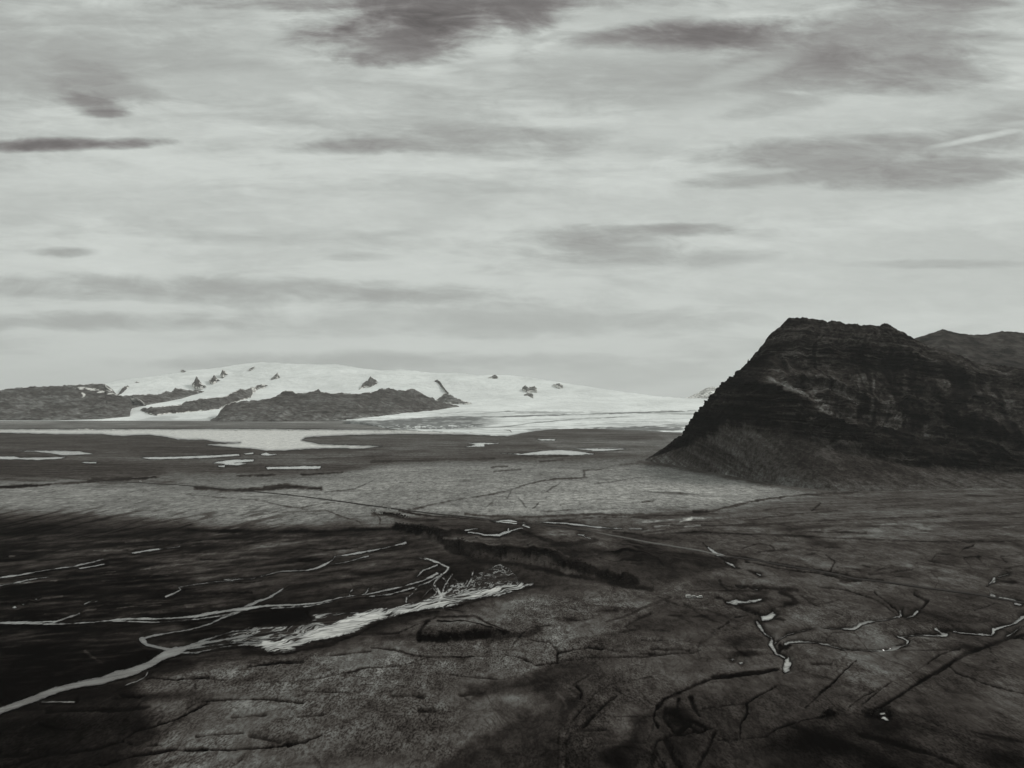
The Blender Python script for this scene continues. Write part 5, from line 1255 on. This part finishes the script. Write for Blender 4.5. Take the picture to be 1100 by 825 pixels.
c4 = nt.noise(nt.comb(nt.m('MULTIPLY_ADD', el, 6.0, nt.m('MULTIPLY', az, 11.0)), nt.m('MULTIPLY', el, 26.0), 9.1), 1.0, 8, 0.62, 0.5)
wob = nt.m('MULTIPLY_ADD', nt.m('SUBTRACT', c4, 0.5), 3.4, nt.m('MULTIPLY_ADD', nt.m('SUBTRACT', c2, 0.5), 1.0, nt.m('MULTIPLY_ADD', nt.m('SUBTRACT', c1, 0.5), 3.2, nt.m('MULTIPLY', nt.m('SUBTRACT', c3, 0.5), 2.2))))
gapm = None
for (px, py, rx, ry, Vb, k_, slope, g_) in [
    # broad grey veils and bright banks of cloud
    (60, 60, 150, 50, 164, .8, 0, 0), (250, 60, 110, 40, 172, .6, 0, 0), (720, 90, 200, 28, 160, .6, -.05, 0), (250, 312, 260, 13, 160, .8, 0.02, 0), (80, 345, 170, 9, 164, .7, 0, 0), (520, 345, 260, 15, 174, .6, 0, 0), (400, 388, 230, 9, 174, .7, 0, 0),
    (860, 125, 190, 22, 200, .9, -.08, 0), (240, 90, 110, 12, 190, .8, -.05, 0), (900, 215, 260, 20, 196, .7, 0, 0), (450, 225, 330, 24, 192, .5, 0, 0), (650, 20, 100, 14, 186, .7, 0, 0), (100, 205, 160, 24, 194, .6, 0, 0), (1000, 290, 220, 50, 196, .8, 0, 0), (620, 400, 120, 14, 192, .6, 0, 0),
    # openings where the darker sky shows
    (465, 14, 120, 40, 90, .92, -.1, 1), (420, 52, 70, 16, 120, .7, 0, 1), (760, 37, 95, 15, 105, .9, -.04, 1), (660, 42, 50, 10, 125, .7, 0, 1), (930, 50, 110, 38, 140, .8, -.15, 1), (980, 80, 80, 18, 138, .8, 0, 1), (908, 60, 26, 14, 122, .6, 0, 1), (108, 92, 55, 18, 142, .6, .25, 1), (105, 112, 34, 9, 122, .7, .1, 1), (115, 122, 26, 4, 118, .7, 0, 1), (75, 155, 105, 6, 104, .95, -.02, 1), (375, 158, 70, 8, 138, .9, -.03, 1), (500, 150, 120, 13, 150, .7, -.02, 1), (560, 165, 60, 8, 156, .6, 0, 1), (930, 160, 150, 15, 150, .85, -.04, 1), (985, 186, 90, 15, 148, .9, -.02, 1), (880, 178, 70, 9, 150, .7, .06, 1), (810, 192, 80, 8, 158, .8, -.06, 1), (1060, 178, 50, 12, 152, .7, 0, 1), (640, 262, 80, 16, 156, .85, .04, 1), (735, 247, 55, 6, 150, .85, 0, 1), (720, 275, 90, 10, 168, .6, 0, 1), (70, 271, 30, 5, 146, .7, 0, 1), (1000, 284, 90, 4, 170, .6, 0, 1), (850, 110, 60, 10, 165, .6, -.2, 1), (1090, 130, 60, 14, 158, .7, -.2, 1), (560, 12, 20, 40, 110, .5, 0, 1), (440, 3, 220, 8, 110, .6, 0, 1), (560, 205, 60, 5, 172, .5, 0, 1), (380, 276, 40, 4, 172, .5, 0, 1), (1000, 2, 60, 8, 130, .7, 0, 1),
    (660, 64, 90, 16, 178, .5, 0, 0), (1052, 148, 46, 3.2, 208, .95, -.2, 0), (1088, 134, 26, 4, 194, .6, -.1, 0), (815, 185, 35, 3, 192, .7, -.08, 0), (700, 262, 30, 3, 194, .7, -.02, 0), (800, 78, 40, 9, 190, .6, -.3, 0), (590, 40, 25, 4, 170, .6, -.3, 0),
]:
    a0, e0 = px_dir(px, py); r = math.hypot(F, py - HORIZON)
    ra, re = rx / F, ry / F
    da = nt.m('SUBTRACT', az, a0); de = nt.m('MULTIPLY_ADD', da, slope, nt.m('SUBTRACT', el, e0))
    q = nt.m('ADD', nt.m('POWER', nt.m('ABSOLUTE', nt.m('DIVIDE', da, ra)), 2.0), nt.m('POWER', nt.m('ABSOLUTE', nt.m('DIVIDE', de, re)), 2.0))
    m_ = nt.mr(nt.m('ADD', q, wob), 2.3, -0.5, 0.0, min(1.0, k_ * 1.08))
    V = nt.mixf(m_, V, Vb)
    if g_: gapm = m_ if gapm is None else nt.m('MAXIMUM', gapm, m_)
wisp = nt.noise(nt.comb(nt.m('MULTIPLY_ADD', el, 14.0, nt.m('MULTIPLY', az, 16.0)), nt.m('MULTIPLY', el, 75.0), 1.7), 1.0, 7, 0.68, 1.4)
V = nt.m('MULTIPLY_ADD', nt.m('SUBTRACT', wisp, 0.5), nt.mixf(gapm, nt.mr(el, 0.05, 0.3, 8.0, 24.0), 50.0), V)
lin = nt.m('POWER', nt.m('DIVIDE', V, 255.0), 2.2)
lin = nt.m('DIVIDE', lin, STR)
# clear-sky share of the light comes from the Nishita model, made grey
blue = nt.m('MULTIPLY', nt.m('MULTIPLY', bw.outputs[0], 1.0), gapm)
lin = nt.mixf(0.10, lin, nt.m('MINIMUM', nt.m('ADD', nt.m('MULTIPLY', lin, 0.85), nt.m('MULTIPLY', blue, 0.1)), 8.0))
tf = nt.mr(V, 90.0, 190.0)
colr = nt.mix(tf, (1.06, 0.985, 0.975, 1), (0.955, 1.005, 0.96, 1))
colr = nt.vm('MULTIPLY', colr, nt.comb(lin, lin, lin))
bg = nt.n('ShaderNodeBackground'); nt.put(bg.inputs[0], colr); bg.inputs[1].default_value = STR
wo = nt.n('ShaderNodeOutputWorld'); nt.t.links.new(bg.outputs[0], wo.inputs[0])
world.cycles.sampling_method = 'MANUAL'; world.cycles.sample_map_resolution = 512

# ------------------------------------------------------------------ render settings
scene.view_settings.view_transform = 'Standard'
scene.view_settings.look = 'None'
scene.view_settings.exposure = 0.0
scene.view_settings.gamma = 1.0
scene.view_settings.use_curve_mapping = False
scene.render.engine = 'CYCLES'
scene.cycles.use_denoising = True
scene.cycles.max_bounces = 4
scene.cycles.diffuse_bounces = 2
scene.cycles.glossy_bounces = 2
scene.cycles.volume_bounces = 0
scene.cycles.use_adaptive_sampling = False
scene.cycles.adaptive_threshold = 0.02
